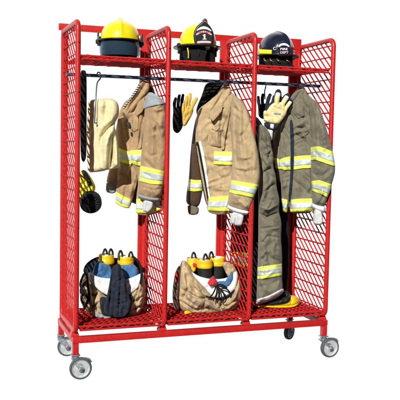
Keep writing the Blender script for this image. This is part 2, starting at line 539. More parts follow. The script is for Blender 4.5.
# casters
def caster(leg, c_uv, Y, rad, yaw):
    c = at(c_uv[0], c_uv[1], Y); c[2] = rad
    a = np.array([math.sin(yaw), -math.cos(yaw), 0.]); s = np.array([math.cos(yaw), math.sin(yaw), 0.])   # axle, rolling direction
    top = np.array([leg[0], leg[1], ZB - .136])
    f = MB()
    f.obox(top - Z3 * .004, (s, a, Z3), (.026, .022, .004), .002)
    f.lathe(top - Z3 * .03, (s, a, Z3), [(0, 0), (.02, 0), (.023, .006), (.023, .018), (.017, .022)], 18)
    for k in (-1, 1):
        p0 = top - Z3 * .026; p1 = c
        V = []
        for q, hw in ((p0 - s * .004, .024), (p0 + (p1 - p0) * .45, .020), (p1, .015), (p1 - Z3 * .017, .009)):
            for t in (-1, 1):
                for e in (0, .003):
                    V.append(q + s * hw * t + a * k * (.021 + e))
        F = []
        for r in range(3):
            b = r * 4
            F += [(b, b + 2, b + 6, b + 4), (b + 1, b + 5, b + 7, b + 3), (b, b + 4, b + 5, b + 1), (b + 2, b + 3, b + 7, b + 6)]
        F += [(0, 1, 3, 2), (12, 14, 15, 13)]
        f.add(V, F)
        f.lathe(c + a * k * .0235, (s, Z3, a * k), [(.0, .008), (.009, .008), (.0095, 0)], 8)
    o = f.build('caster', M['steel'], rack)
    t = MB(); t.lathe(c, (s, Z3, a), [(rad * .80, -.014), (rad * .9, -.0155), (rad * .97, -.012), (rad, -.005), (rad, .005), (rad * .97, .012), (rad * .9, .0155), (rad * .80, .014)], 40)
    t.build('tyre', M['rubber'], o)
    w = MB()
    w.lathe(c, (s, Z3, a), [(.014, -.017), (.018, -.017), (.022, -.008), (rad * .68, -.007), (rad * .74, -.013), (rad * .81, -.0138)], 40)
    w.lathe(c, (s, Z3, a), [(.0, .0175), (.018, .017), (.022, .008), (rad * .68, .007), (rad * .74, .013), (rad * .81, .0138)], 40)
    w.build('rim', M['rim'], o)
    br = MB(); p = c + Z3 * rad * .95 + s * .01
    br.tube([top - Z3 * .03 + a * .012 + s * .018, p + s * .012 + a * .006, p + s * .040 - Z3 * .012, p + s * .052 - Z3 * .030], .0055, 6, taper=[.8, 1, 1.2, 1.1])
    br.build('brake_lever', M['steel'], o)

caster((0, .015), (80.6, 369), -.012, .066, R(-3))
caster((0, DEP + .023), (67.3, 346), DEP + .01, .064, R(-6))
caster((PXX[3], .015), (329.7, 346.5), -.01, .066, R(2))
caster((PXX[3], DEP + .023), (289.2, 332), DEP + .0, .058, R(34))

# ================================================================== HELMETS
def axes(yaw):
    f = np.array([math.sin(yaw), -math.cos(yaw), 0.]); r = np.array([math.cos(yaw), math.sin(yaw), 0.])
    return r, f, Z3

def dome(mb, c, ax, rx, ry, h, peak=0., ridges=(), seg=64, n=18, crest=.05, p=2.25):
    V = []; F = []
    for j in range(n + 1):
        ph = j / n * math.pi / 2
        for k in range(seg):
            a = 2 * math.pi * k / seg
            q = math.cos(ph) ** (2 / p); z = math.sin(ph) ** (2 / p)
            x, y = math.cos(a) * q, math.sin(a) * q
            s = 1.
            for ang, w, amp in ridges:
                dd = math.atan2(math.sin(a - ang), math.cos(a - ang)); s += amp * math.exp(-(dd * max(q, .15) / w) ** 2) * min(1, z * 2)
            s *= 1 + crest * math.exp(-(x / .085) ** 2) * (.25 + .75 * z)
            zz = z * h * (1 + .8 * crest * math.exp(-(x / .085) ** 2)) + peak * math.exp(-((x * x + y * y) / .05))
            V.append(c + ax[0] * x * rx * s + ax[1] * y * ry * s + ax[2] * zz)
    for j in range(n):
        for k in range(seg):
            F.append((j * seg + k, j * seg + (k + 1) % seg, (j + 1) * seg + (k + 1) % seg, (j + 1) * seg + k))
    mb.add(V, F)

def brim(mb, c, ax, rx, ry, inner, drop=.008, front=0., back=0., th=.005, seg=64):
    prof = [(inner, 0.), (.85, -drop * .3), (1., -drop), (1.01, -drop - th * .5), (1., -drop - th), (.85, -drop * .3 - th), (inner, -th)]
    V = []; F = []
    for r, z in prof:
        for k in range(seg):
            a = 2 * math.pi * k / seg; y = math.sin(a); e = (front * max(y, 0) ** 2 + back * max(-y, 0) ** 2) * (r - inner) / (1 - inner)
            V.append(c + ax[0] * math.cos(a) * rx * r + ax[1] * y * (ry * r + e) + ax[2] * z)
    for j in range(len(prof)):
        j2 = (j + 1) % len(prof)
        for k in range(seg):
            F.append((j * seg + k, j * seg + (k + 1) % seg, j2 * seg + (k + 1) % seg, j2 * seg + k))
    mb.add(V, F)

def helmet_base(u, v, Y): return at(u, v, Y)

# helmet 1: yellow, smoked visor
YH = .27
hc = at(119.9, 40.3, YH); s = px_at(120, 40, YH)
h1 = thing('fire_helmet', 'yellow fire helmet with smoked visor on the top shelf of the first bay', 'helmet', (hc[0], hc[1], ZS), 'fire helmets on the top shelves')
ax = axes(-.18)
d = MB(); dome(d, hc, ax, 19.2 * s, 20.5 * s, 19.0 * s, 3.0 * s, [(math.pi / 2, .10, .06), (-math.pi / 2, .10, .06), (.15, .11, .02), (math.pi - .15, .11, .02)])
d.build('shell', M['yel'], h1)
b = MB(); brim(b, hc, ax, 22.4 * s, 24.6 * s, .82, .004, th=.008); b.build('brim', M['blackp'], h1)
b = MB(); b.lathe(hc, ax, [(17.4 * s, -.004), (17.6 * s, -.05), (17.2 * s, ZS + .008 - hc[2]), (16.6 * s, ZS + .008 - hc[2]), (16.8 * s, -.01)], 48, 1, 1.05); b.build('ear_flap', M['black'], h1)
vz = MB(); vz.lathe(hc, ax, [(20.2 * s, -.009), (20.6 * s, -.04), (20.2 * s, -.083), (19.5 * s, -.101), (19.2 * s, -.1), (20.0 * s, -.082), (20.3 * s, -.04), (19.9 * s, -.009)], 48, .99, 1.08, R(-18), R(198)); vz.build('visor', M['visor'], h1)
for sg in (-1, 1):
    k = MB(); p = hc + ax[0] * sg * 20.8 * s + ax[1] * .01
    k.obox(p - Z3 * .012, ax, (.011, .017, .028), .004)
    k.obox(p + Z3 * .012 + ax[0] * sg * .006, ax, (.006, .009, .03), .002)
    k.lathe(p + ax[0] * sg * .011 - Z3 * .015, (ax[1], Z3, ax[0] * sg), [(.014, 0), (.014, .007), (.006, .010), (0, .010)], 14)
    k.build('visor_bracket', M['blackp'], h1)

# helmet 2: yellow with black front piece and the figure 1
hc = at(197.6, 45.6, YH); s = px_at(197, 45, YH)
h2 = thing('fire_helmet', 'yellow fire helmet with black front shield numbered 1', 'helmet', (hc[0], hc[1], ZS), 'fire helmets on the top shelves')
ax = axes(.25)
d = MB(); dome(d, hc, ax, 18.0 * s, 20 * s, 20.6 * s, .5 * s, [(math.pi / 2, .1, .04), (-math.pi / 2, .1, .04), (0, .1, .03), (math.pi, .1, .03)])
d.build('shell', M['yel'], h2)
b = MB(); brim(b, hc, ax, 23.8 * s, 24 * s, .78, .010, .01, .03, .007); b.build('brim', M['blackp'], h2)
b = MB(); b.lathe(hc, ax, [(16.6 * s, -.012), (17.4 * s, -.05), (17.6 * s, ZS + .008 - hc[2]), (16.9 * s, ZS + .008 - hc[2]), (16.2 * s, -.014)], 48, 1.0, 1.08, R(100), R(440)); b.build('ear_flap', M['black'], h2)
for sg in (-1, 1):
    k = MB(); p = hc + ax[0] * sg * 21.5 * s - Z3 * .012
    k.lathe(p, (ax[1], Z3, ax[0] * sg), [(.016, 0), (.016, .012), (.008, .016), (0, .016)], 14)
    k.obox(p - Z3 * .028, ax, (.007, .012, .022), .003); k.build('visor_bracket', M['blackp'], h2)
for du in (-8.5, 2.0, 9):
    k = MB(); tube_px(k, [(196 + du, 48, .16), (197 + du, 53, .15), (196 + du * .9, 58, .16)], .0045, 6); k.build('chin_strap', M['ystr' if du < 0 else 'leath'], h2)
fp = [(203.5, 20.6), (201, 22.4), (196.6, 26.4), (194, 31), (193.3, 36), (194, 41), (195.6, 46), (204, 46.6), (212.6, 46), (213.8, 41), (214.2, 36), (213, 31), (209.8, 25.6), (206, 22.2)]
YFP = lin(193, .150, 214, .128)
fo_, ff = puff('front_shield', fp, YFP, M['leath'], h2, T=.006, Tb=.006, Rr=2, h=.8, smooth=2, edge=.002)
_, fb = patch('white_panel', [(196.2, 31.3), (198, 28.6), (201.4, 26.6), (204.4, 26.2), (208, 27.4), (211, 29.8), (211.9, 31.9), (208, 29.9), (204.3, 29.1), (200, 29.8)], ff, M['whitep'], fo_, lift=.001, T=.0006, h=.7, smooth=1)
patch('white_panel', [(195.8, 34.2), (198.5, 32), (202, 30.9), (205, 30.8), (209, 31.8), (212.1, 34.3), (211.7, 35.9), (208, 33.5), (204.3, 32.8), (200, 33.6), (196.6, 35.7)], ff, M['pinkp'], fo_, lift=.001, T=.0006, h=.7, smooth=1)
patch('white_panel', [(196.8, 41.3), (204, 40.6), (211.4, 41.3), (211.1, 43.6), (204, 43), (197.2, 43.7)], ff, M['pinkp'], fo_, lift=.001, T=.0006, h=.7, smooth=1)
sh = lambda u, v: ff(u, v) - .0042
patch('digit', [(202.5, 35.7), (204.1, 34.2), (205.5, 34.2), (205.5, 38.7), (206.6, 38.7), (206.6, 39.7), (202.6, 39.7), (202.6, 38.7), (203.8, 38.7), (203.8, 36.1)], ff, M['whitep'], fo_, lift=.0015, T=.0006, h=.6, smooth=0)
text_px('lettering', 'FIRE DEPT', 204.2, 31.9, 1.5, sh, M['redp'], fo_, True, 13, .022)
eg = MB(); tube_px(eg, [(203.2, 22.4, .135), (203.6, 20.2, .128), (205, 19.4, .13), (206.4, 20.8, .14)], .0075, 8); tube_px(eg, [(206, 20.8, .14), (207, 23, .2), (204, 25, .25)], .006, 8)
eg.build('shield_holder', M['steel'], h2)

# helmet 3: navy
hc = at(275.9, 55.2, YH); s = px_at(276, 55, YH)
h3 = thing('fire_helmet', 'dark navy fire helmet with square yellow patch on its side', 'helmet', (hc[0], hc[1], ZS), 'fire helmets on the top shelves')
ax = axes(.32)
d = MB(); dome(d, hc, ax, 16.6 * s, 20 * s, 22.2 * s, .8 * s, [(math.pi / 2, .1, .06), (-math.pi / 2, .1, .05), (0, .11, .03), (math.pi, .11, .03)])
d.build('shell', M['navyh'], h3)
b = MB(); brim(b, hc, ax, 21.6 * s, 24.5 * s, .74, .008, .0, .03, .007); b.build('brim', M['blackp'], h3)
b = MB(); b.lathe(hc, ax, [(15.6 * s, -.008), (16 * s, -.04), (15.8 * s, ZS + .008 - hc[2]), (15.2 * s, ZS + .008 - hc[2]), (15 * s, -.01)], 48, 1, 1.12); b.build('ear_flap', M['black'], h3)
k = MB(); p = hc + ax[0] * 19.5 * s - Z3 * .008
k.obox(p, ax, (.028, .016, .011), .004); k.obox(p + ax[0] * .024 + Z3 * .004, ax, (.008, .02, .014), .003); k.build('visor_bracket', M['blackp'], h3)
fp = [(283.4, 40.2), (279.4, 42.8), (277, 47), (276.8, 52), (278, 55.8), (284, 56.4), (290, 55.8), (291.4, 52), (291, 46.8), (288, 42.6)]
YF3 = lambda u, v: .122 + (56 - v) / 16 * .035 + (u - 284) * -.0006
fo_, ff = puff('front_shield', fp, YF3, M['navyh'], h3, T=.006, Tb=.01, Rr=2, h=.8, smooth=2, edge=.003)
sh = lambda u, v: ff(u, v) - .0035
patch('white_panel', [(278, 46.6), (280, 43.8), (284, 42.9), (287.5, 43.9), (290, 46.6), (288.8, 47.2), (286.8, 45.8), (283.8, 45.3), (281, 45.9), (279.2, 47.4)], ff, M['whitep'], fo_, lift=.001, T=.0006, h=.7, smooth=1)
text_px('lettering', 'FIRE', 284, 49.0, 2.2, sh, M['whitep'], fo_, True, 7.4)
text_px('lettering', 'DEPT', 284.3, 52.4, 2.3, sh, M['pinkp'], fo_, True, 8.2)
text_px('lettering', 'C', 274.4, 48.4, 3.0, lambda u, v: np.full(np.shape(u), .132), M['whitep'], fo_, True)
patch('reflective_patch', [(258.9, 49.2), (271.9, 50.0), (271.6, 54.2), (259, 53.8)], lin(258, .235, 272, .142), M['dot'], h3, lift=.002, T=.003, h=.8, smooth=0)
for du in (0, 6, 13, 22):
    k = MB(); tube_px(k, [(264 + du, 58.5, .16), (265 + du, 60.5, .14), (267.5 + du, 61.5, .14)], .003, 6); k.build('chin_strap_buckle', M['brass'], h3)

# ================================================================== BAY ONE: things on the rod
st = thing('black_strap', 'long black strap hanging from the rod beside the left red post', 'strap', at(83, 74, .2))
puff('webbing', [(80, 71), (84, 69.8), (86.6, 72), (86.8, 100), (86.6, 145), (86.2, 158), (84.2, 162.4), (81.4, 160.5), (80.4, 150), (80, 110)], .19, M['black'], st, T=.012, Rr=3, noise=(.003, 4, 9), smooth=2)

hk = thing('hook', 'blue steel hook on the rod holding up the cream hood', 'hook', at(98, 80, .2))
k = MB(); tube_px(k, [(97, 73.5, .212), (99, 72.2, .2), (100.5, 74.5, .186), (100.2, 78.5, .17), (97.4, 82.5, .15), (96.4, 90, .125), (95.6, 104, .10), (94.6, 121, .10), (95, 123, .10), (96.4, 123, .095)], .0042, 8)
k.build('hook_wire', M['hook'], hk)

hd = thing('hood', 'cream flash hood hanging from a hook in the first bay', 'hood', at(104, 100, .25))
puff('hood_bib', [(88, 103), (91, 100), (97, 99), (104, 100), (107, 120), (108, 150), (107, 170.5), (98, 172), (88, 172.6), (87, 160), (86.4, 140), (87.4, 118)], lin(86, .20, 107, .15), M['cream'], hd, T=.03, Rr=5, h=.85, smooth=1, noise=(.012, 6, 16), folds=[([(92, 104), (90, 168)], 2, -.01), ([(97, 104), (99, 168)], 2.5, .014)])
_, fh_ = puff('hood_crown', [(97, 100), (101, 98.6), (108, 98.4), (114, 99.2), (118, 103), (119.4, 110), (118.4, 117), (115.2, 122.5), (114.6, 127), (116.6, 134), (118, 142), (119, 156), (120.2, 165), (119.6, 167.6), (112, 169), (104, 170.6), (98.5, 168), (97.4, 150), (96.4, 130), (96, 112)], lin(96, .15, 120, .11), M['cream'], hd, T=.055, Rr=8, h=.85, noise=(.013, 5, 12),
     folds=[([(112.5, 138), (112, 152), (110.5, 169)], 1.9, -.05), ([(116, 132), (117.4, 150), (117, 166)], 1.4, .016), ([(116, 122), (110, 126), (103, 134), (98, 150)], 2.2, -.040), ([(116, 127), (110, 133), (106, 146), (105, 160)], 3., .022), ([(112, 150), (110, 168)], 2.2, -.024), ([(103, 148), (101, 168)], 2.2, -.02), ([(106, 101), (105, 122)], 2.6, -.016)])
patch('face_edge', [(112, 101), (116, 101.4), (118.6, 106), (118.6, 113), (115.4, 119), (110.6, 123.2), (110.4, 116), (110.6, 107)], fh_, M['cream'], hd, lift=.004, T=.012, Rr=4, noise=(.002, 4, 4))

mk = thing('face_mask', 'yellow strapped breathing mask with black round canister', 'mask', at(88, 186, .2))
_, fm = puff('strap_frame', [(78, 176), (80, 171.5), (84, 169.6), (87, 171.4), (91, 177), (95.4, 185), (95.4, 190), (93.5, 194), (88, 196), (84, 201), (77.5, 204), (76, 198)], .25, M['ystr'], mk, T=.035, Rr=6, noise=(.010, 6, 6), folds=[([(80, 186), (88, 180)], 1.4, -.018), ([(79, 194), (90, 187)], 1.6, -.018)])
patch('strap', [(81, 171.2), (83.5, 169.4), (86.6, 171.4), (91.2, 181.6), (92.4, 184.5), (88.8, 186.2), (86.8, 179), (83, 174)], fm, M['blackrub'], mk, lift=.006, T=.006, Rr=1.5)
cc = at(90.8, 202.8, .185); s = px_at(90, 203, .19)
nv = -(FH * .93) + RH * .16 - Z3 * .32; nv /= np.linalg.norm(nv); sx = np.cross(Z3, nv); sx /= np.linalg.norm(sx); sy = np.cross(nv, sx)
c = MB(); r0 = 10.9 * s
c.lathe(cc, (sx, sy, nv), [(0, -.05), (r0 * .8, -.05), (r0 * .97, -.038), (r0, -.02), (r0 * .93, -.013), (r0, -.006), (r0, .010), (r0 * .95, .017), (r0 * .80, .019), (r0 * .76, .010), (r0 * .40, .008), (r0 * .36, .017), (r0 * .14, .020), (0, .020)], 48)
for q in range(16):
    a = 2 * math.pi * q / 16; dr = sx * math.cos(a) + sy * math.sin(a)
    c.tube([cc + nv * .0105 + dr * r0 * .42, cc + nv * .0125 + dr * r0 * .74], .0035, 5)
c.build('canister', M['blackrub'], mk)

# ================================================================== COATS
def hanger(u, v, Y, label):
    t = thing('coat_hanger', label, 'hanger', at(u, v, Y), 'coat hangers on the rod')
    k = MB(); p = at(u, v, Y); rz = float(rl[2] + (rr_[2] - rl[2]) * (p[0] - rl[0]) / (rr_[0] - rl[0]))
    pts = []
    for a in range(-60, 181, 20):
        pts.append((p[0] + .002, YR - math.cos(R(a)) * -.014, rz + .0 + math.sin(R(a)) * .014))
    pts = pts[::-1] + [(p[0], YR + .012, rz - .02), (p[0], Y, float(p[2]) - .02)]
    k.tube(pts[::-1], .0028, 6); k.build('hook_wire', M['steel'], t)
    return t
hanger(145, 86, .22, 'thin steel hanger hook above the collar of the first tan coat')
hanger(226, 90, .22, 'thin steel hanger hook above the collar of the sand coloured coat')
hanger(302, 93, .22, 'thin steel hanger hook above the collar of the olive coat')

# ---- coat 1
c1 = thing('turnout_coat', 'tan turnout coat with grey shoulder pad and lime stripes in the first bay', 'coat', at(142, 90, .2), 'turnout coats on the rod')
o, f = puff('sleeve', [(122, 110), (117, 122), (114, 142), (111, 163), (107, 178), (106.4, 183), (113, 186.5), (119.5, 187), (123, 170), (125, 140), (126, 118)], lin(106, .40, 126, .34), M['tan'], c1, T=.04, Rr=7, noise=(.007, 6, 10))
puff('cuff', [(106.4, 181), (117.6, 184.5), (116, 192.5), (112, 193.8), (105.6, 192)], .37, M['greyc'], c1, T=.018, Rr=2, h=.7, smooth=1, noise=(.008, 3, 9))
# inside of the back
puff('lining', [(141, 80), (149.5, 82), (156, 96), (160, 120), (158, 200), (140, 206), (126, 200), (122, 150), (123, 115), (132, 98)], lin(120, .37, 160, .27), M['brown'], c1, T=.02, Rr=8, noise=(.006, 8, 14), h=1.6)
op, fL = puff('front_panel', [(127, 99), (121.5, 106), (117.8, 117), (116.4, 130), (116.6, 147), (117.4, 165), (117, 180), (115.4, 196), (115.2, 203), (121, 206.6), (129.4, 209), (133, 199), (136.4, 186), (139.4, 176), (144, 166), (146, 130), (142, 110), (134, 101)], lin(116, .335, 144, .215), M['tan'], c1, T=.03, Rr=5, h=.85, seam=1.8, noise=(.026, 6, 12),
      folds=[([(121, 118), (124, 145), (122, 165)], 2, -.013), ([(131, 168), (126, 190), (123, 205)], 2.4, -.014), ([(137, 172), (131, 190), (128, 206)], 2, .012), ([(119, 172), (128, 180)], 2, -.011)])
stripe([(116.4, 146.6), (123, 149.5), (131, 152)], [(117.2, 160.2), (124, 163.3), (132, 165)], fL, op)
stripe([(115.7, 191.5), (122, 195.4), (131.4, 199.8)], [(115.3, 203), (121, 206.2), (129.2, 208.4)], fL, op)
om, fM = puff('front_panel', [(144, 93), (135.6, 100.5), (128.5, 107), (121.6, 113.4), (124, 117.4), (128.8, 120), (127, 128), (130, 138), (129.6, 150), (131.4, 162), (136.6, 173), (138.4, 182), (136.4, 195), (135.6, 214), (145, 216), (155, 214), (164.6, 210.5), (165.4, 185), (165.8, 150), (165.4, 120), (163, 104), (156, 96), (149, 92)], lin(122, .255, 165, .155), M['tan'], c1, T=.034, Rr=5, h=.85, seam=1.8, noise=(.026, 6.5, 12),
      folds=[([(145, 112), (141.5, 126), (140, 140), (137.8, 149)], 1.3, -.020), ([(139, 114), (137, 130), (136.4, 146)], 2.0, .012), ([(133, 112), (134, 130), (132, 148)], 1.7, -.013), ([(140, 168), (139, 195), (140, 212)], 2, -.012), ([(128, 114), (136, 108)], 1.6, -.012)])
patch('pocket_flap', [(130.5, 119), (138.8, 118), (138.4, 129), (134.4, 132), (130.6, 129.4)], fM, M['tan'], om, lift=.005, T=.005, Rr=.9, noise=(.002, 6, 6), smooth=0, h=.8, seam=1.6)
patch('storm_flap', [(139.6, 112), (144.6, 107), (146.6, 112), (145.4, 122), (142.2, 138), (141.4, 149.4), (137, 149), (138, 132)], fM, M['tan'], om, lift=.013, T=.006, Rr=1, smooth=1, h=.7, seam=1.4, noise=(.004, 6, 9))
patch('radio_clip', [(126.6, 121.4), (130.6, 122.8), (131.6, 129), (127.4, 127.6)], fM, M['blackp'], om, lift=.010, T=.006, Rr=1.2)
patch('zip_tab', [(130.6, 132), (132.2, 132), (132.4, 136), (130.8, 136)], fM, M['blackp'], om, lift=.008, T=.004, Rr=.8, h=.6)
stripe([(129.8, 150.4), (136, 150.2), (143, 149)], [(131.6, 163.4), (137, 165.6), (143, 166.6)], fM, om)
stripe([(136.2, 199), (150, 199.5), (165, 196)], [(135.7, 213), (150, 213.4), (164.6, 209)], fM, om)
os_, fS = puff('sleeve', [(147, 95), (155, 96.4), (162, 100), (165.8, 108), (166.6, 130), (166.2, 150), (165.2, 170), (163.4, 186), (160.4, 198), (150, 199.6), (137, 194.6), (138.4, 180), (140.4, 166), (141.8, 146), (144, 125), (144.6, 108)], lin(140, .15, 166, .03), M['tan'], c1, T=.07, Rr=11, h=.85, noise=(.027, 6, 12),
      folds=[([(160, 108), (156, 130), (158, 158)], 2.4, -.012), ([(150, 112), (148, 135), (147, 160)], 2, -.011), ([(143, 187), (152, 190), (161, 189)], 1.3, -.010), ([(141, 150), (150, 156), (158, 154)], 1.8, -.010), ([(154, 110), (152, 140), (153, 164)], 2.6, .010), ([(145, 188), (146, 195)], 1.2, -.01), ([(151, 189), (151, 197)], 1.2, -.01)])
patch('shoulder_pad', [(147.6, 93), (144, 103), (142.8, 109.6), (147, 107.6), (152, 106.6), (159, 105), (166, 104), (163, 99.5), (157, 95), (151.5, 92)], fS, M['greypad'], os_, lift=.006, T=.010, Rr=3, noise=(.003, 5, 6))
stripe([(140.4, 165.8), (151, 168), (164.8, 171.6)], [(138.8, 181), (150, 184), (163.2, 185)], fS, os_, cutl=.12)
_, fC = puff('cuff', [(137, 193), (148, 196), (160.2, 197.4), (159.4, 201.5), (150, 202), (138, 198.4)], lin(140, .135, 166, .035), M['greyc'], c1, T=.06, Rr=7, noise=(.003, 3, 5))
puff('wristlet', [(143.4, 199), (153.6, 201.4), (152.8, 208), (149, 212.6), (145.5, 212), (142.3, 211)], lin(140, .12, 166, .05), M['knit'], c1, T=.022, Rr=2.2, smooth=1, h=.7, noise=(.006, 4, 9), folds=[([(147, 203), (146, 211)], .9, -.008)])
oc, fc = puff('collar', [(140.6, 79.4), (145, 79), (149, 81.6), (150, 88), (147, 93.4), (141, 100), (136, 107), (131, 113), (126, 115.4), (121.8, 113.6), (125, 104.5), (131, 97), (136, 90), (139.3, 84)], lin(121, .23, 150, .17), M['tan'], c1, T=.028, Rr=3, h=.8, seam=1.5, noise=(.007, 6, 8), folds=[([(146, 83), (140, 93), (132, 103), (128, 112)], 1.6, -.016), ([(143, 81), (137, 91), (128, 104)], 1.5, .012)])
patch('collar_shadow', [(139.8, 82), (141, 84), (137.4, 90.6), (132.6, 97.6), (126.8, 104.6), (123.8, 109), (122.4, 108), (125.4, 103.2), (131, 96), (135.8, 89)], fc, M['mesh_shade'], oc, lift=.006, T=.006, Rr=1.2, h=.7)  # striped piece paints the shelf mesh's shadow along the collar
puff('throat_tab', [(137.8, 102.5), (145, 96), (145.4, 105), (142.4, 112), (136.6, 117), (135.4, 110)], lin(135, .165, 146, .13), M['tan'], c1, T=.012, Rr=1., h=.7, smooth=0, seam=1.3, noise=(.006, 6, 8))

# ---- coat 2
c2 = thing('turnout_coat', 'sand coloured turnout coat with a black zip edge in the middle bay', 'coat', at(224, 92, .2), 'turnout coats on the rod')
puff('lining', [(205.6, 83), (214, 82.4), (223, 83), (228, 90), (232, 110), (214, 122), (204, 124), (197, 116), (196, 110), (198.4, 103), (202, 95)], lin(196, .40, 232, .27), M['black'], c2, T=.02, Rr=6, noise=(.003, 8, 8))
o, f = puff('sleeve', [(200, 110), (195.4, 119), (192.4, 135), (190, 158), (189, 178), (186.2, 195), (186.2, 203.5), (192, 206.6), (199.4, 207), (203, 190), (205, 160), (206, 128)], lin(186, .42, 206, .34), M['brown'], c2, T=.05, Rr=8, noise=(.008, 6, 12))  # far sleeve of the sand coat, its shade put into the brown
stripe([(188.8, 179), (195, 180), (204, 180)], [(187.6, 190.6), (194, 191.6), (203, 191)], f, o)
puff('cuff', [(187.4, 204), (199, 206.5), (198.6, 214), (193, 215.4), (188, 214)], .385, M['olive'], c2, T=.018, Rr=2, h=.7, smooth=1, noise=(.008, 3, 9))
om, fM = puff('front_panel', [(223, 86), (216, 95), (208, 102), (200.4, 107.4), (197.4, 111.5), (195.6, 125), (195.4, 143), (198.6, 160), (202.6, 180), (206.2, 200), (207.4, 212.4), (218, 215), (229, 214), (250, 208), (252, 180), (250, 140), (243, 105), (237, 97), (230, 91)], lin(196, .315, 250, .14), M['tan2'], c2, T=.036, Rr=6, h=.85, seam=1.8, noise=(.026, 6.5, 12),
      folds=[([(227, 118), (222, 134), (221, 147)], 1.2, -.018), ([(213, 112), (214, 128), (213, 146)], 1.6, -.014), ([(219, 112), (217.6, 130), (217, 146)], 2, .012), ([(208, 124), (209, 145), (213, 148)], 1.5, -.013), ([(203, 142), (210, 170), (214, 195)], 2.2, -.012), ([(212, 170), (222, 178), (230, 176)], 1.8, -.009), ([(224, 168), (222, 194)], 1.8, -.009), ([(213, 146), (222, 148.4)], 1.0, -.010)])
op, fP = patch('zip_placket', [(195.2, 142.4), (198.6, 141.4), (202, 158), (206, 180), (209.4, 203), (208.6, 206), (205.6, 203), (202, 186), (198, 164)], fM, M['black'], om, lift=.006, T=.005, Rr=1.3, h=.8)
patch('zip_edge', [(198.2, 141.4), (201.6, 141), (205.2, 158), (208, 178), (210.4, 199), (208.4, 199), (205.4, 180), (201.6, 158)], fM, M['white'], op, lift=.006, T=.004, Rr=1.1, h=.8)
patch('zip_edge', [(196.4, 146), (197.4, 145.6), (201.2, 166), (205.4, 188), (208, 204), (206.8, 204), (203.4, 188), (199.6, 168)], fP, M['tan2'], op, lift=.002, T=.003, Rr=.8, h=.7)
patch('storm_flap', [(222, 109), (228, 103), (231, 108), (228, 124), (225, 140), (224.6, 150), (220.8, 149.6), (221.4, 130)], fM, M['tan2'], om, lift=.014, T=.006, Rr=1, smooth=1, h=.7, seam=1.4, noise=(.004, 6, 9))
patch('pocket_flap', [(211.6, 119), (220.4, 117), (220, 128), (216, 131.4), (212, 129)], fM, M['tan2'], om, lift=.005, T=.005, Rr=.9, noise=(.002, 6, 6), smooth=0, h=.8, seam=1.6)
patch('chest_pocket', [(212.6, 131), (220.6, 133), (221.4, 147.6), (213, 146)], fM, M['tan2'], om, lift=.005, T=.005, Rr=.9, noise=(.002, 6, 6), smooth=0, h=.8, seam=1.6)
stripe([(214, 151.2), (222, 151.8), (235, 151.6)], [(213.4, 164.2), (222, 165), (235, 165.4)], fM, om)
stripe([(207.6, 197.6), (218, 196.4), (233, 195.4)], [(207.6, 210.6), (218, 211.6), (232, 211)], fM, om)
os_, fS = puff('sleeve', [(233, 94), (242, 100.4), (248.6, 112), (252.8, 128), (257.4, 147), (260, 165), (260.4, 178), (257.6, 188), (253.2, 200), (249.6, 211), (240, 210), (227.6, 205.4), (228.6, 195), (231, 180), (232.4, 165), (231.6, 140), (230.2, 120), (230.6, 103)], lin(229, .12, 260, -.035), M['tan2'], c2, T=.07, Tb=.02, Rr=12, h=.85, noise=(.027, 6.5, 13),
      folds=[([(245, 108), (243, 135), (247, 165)], 2.6, -.011), ([(236, 104), (235, 130), (236, 160)], 2, -.011), ([(240, 110), (240, 140), (242, 168)], 2.6, .011), ([(232, 168), (244, 172), (256, 170)], 1.8, -.009), ([(238, 198), (246, 203)], 1.3, -.008), ([(250, 122), (246, 132), (238, 138)], 1.8, -.010)])
stripe([(231, 180), (244, 182), (258.6, 185)], [(228.8, 192.6), (242, 195.4), (253.4, 198)], fS, os_)
puff('cuff', [(227.2, 204.4), (238, 208.6), (249.6, 210.6), (248.4, 215.4), (238, 214), (227.4, 209.4)], lin(229, .11, 260, -.03), M['white'], c2, T=.06, Rr=7, noise=(.003, 4, 4))
puff('wristlet', [(231.4, 211), (244.4, 214), (243, 222), (241.4, 226.2), (235, 225.6), (229.4, 223)], lin(229, .10, 260, -.02), M['knit'], c2, T=.022, Rr=2.2, smooth=1, h=.7, noise=(.006, 4, 9), folds=[([(237, 215), (235, 225)], 1, -.008)])
oc, fc = puff('collar', [(223.2, 83.4), (227, 83.6), (230.4, 87), (231.8, 92), (228, 100), (222, 108), (214, 115.4), (209.6, 120), (206.4, 118), (207, 110), (213, 101), (219, 92)], lin(206, .27, 232, .18), M['tan2'], c2, T=.028, Rr=3, h=.8, seam=1.5, noise=(.007, 6, 8), folds=[([(228, 87), (221, 98), (212, 112)], 1.5, -.016), ([(224, 86), (217, 97), (209, 110)], 1.4, .012)])
puff('throat_tab', [(208.6, 113), (214, 107), (220, 102.6), (223.6, 104), (222, 111), (217.6, 117), (213, 121.6), (209.8, 118.6)], lin(210, .19, 222, .15), M['tan2'], c2, T=.012, Rr=1., h=.7, smooth=0, seam=1.3, noise=(.006, 6, 8))

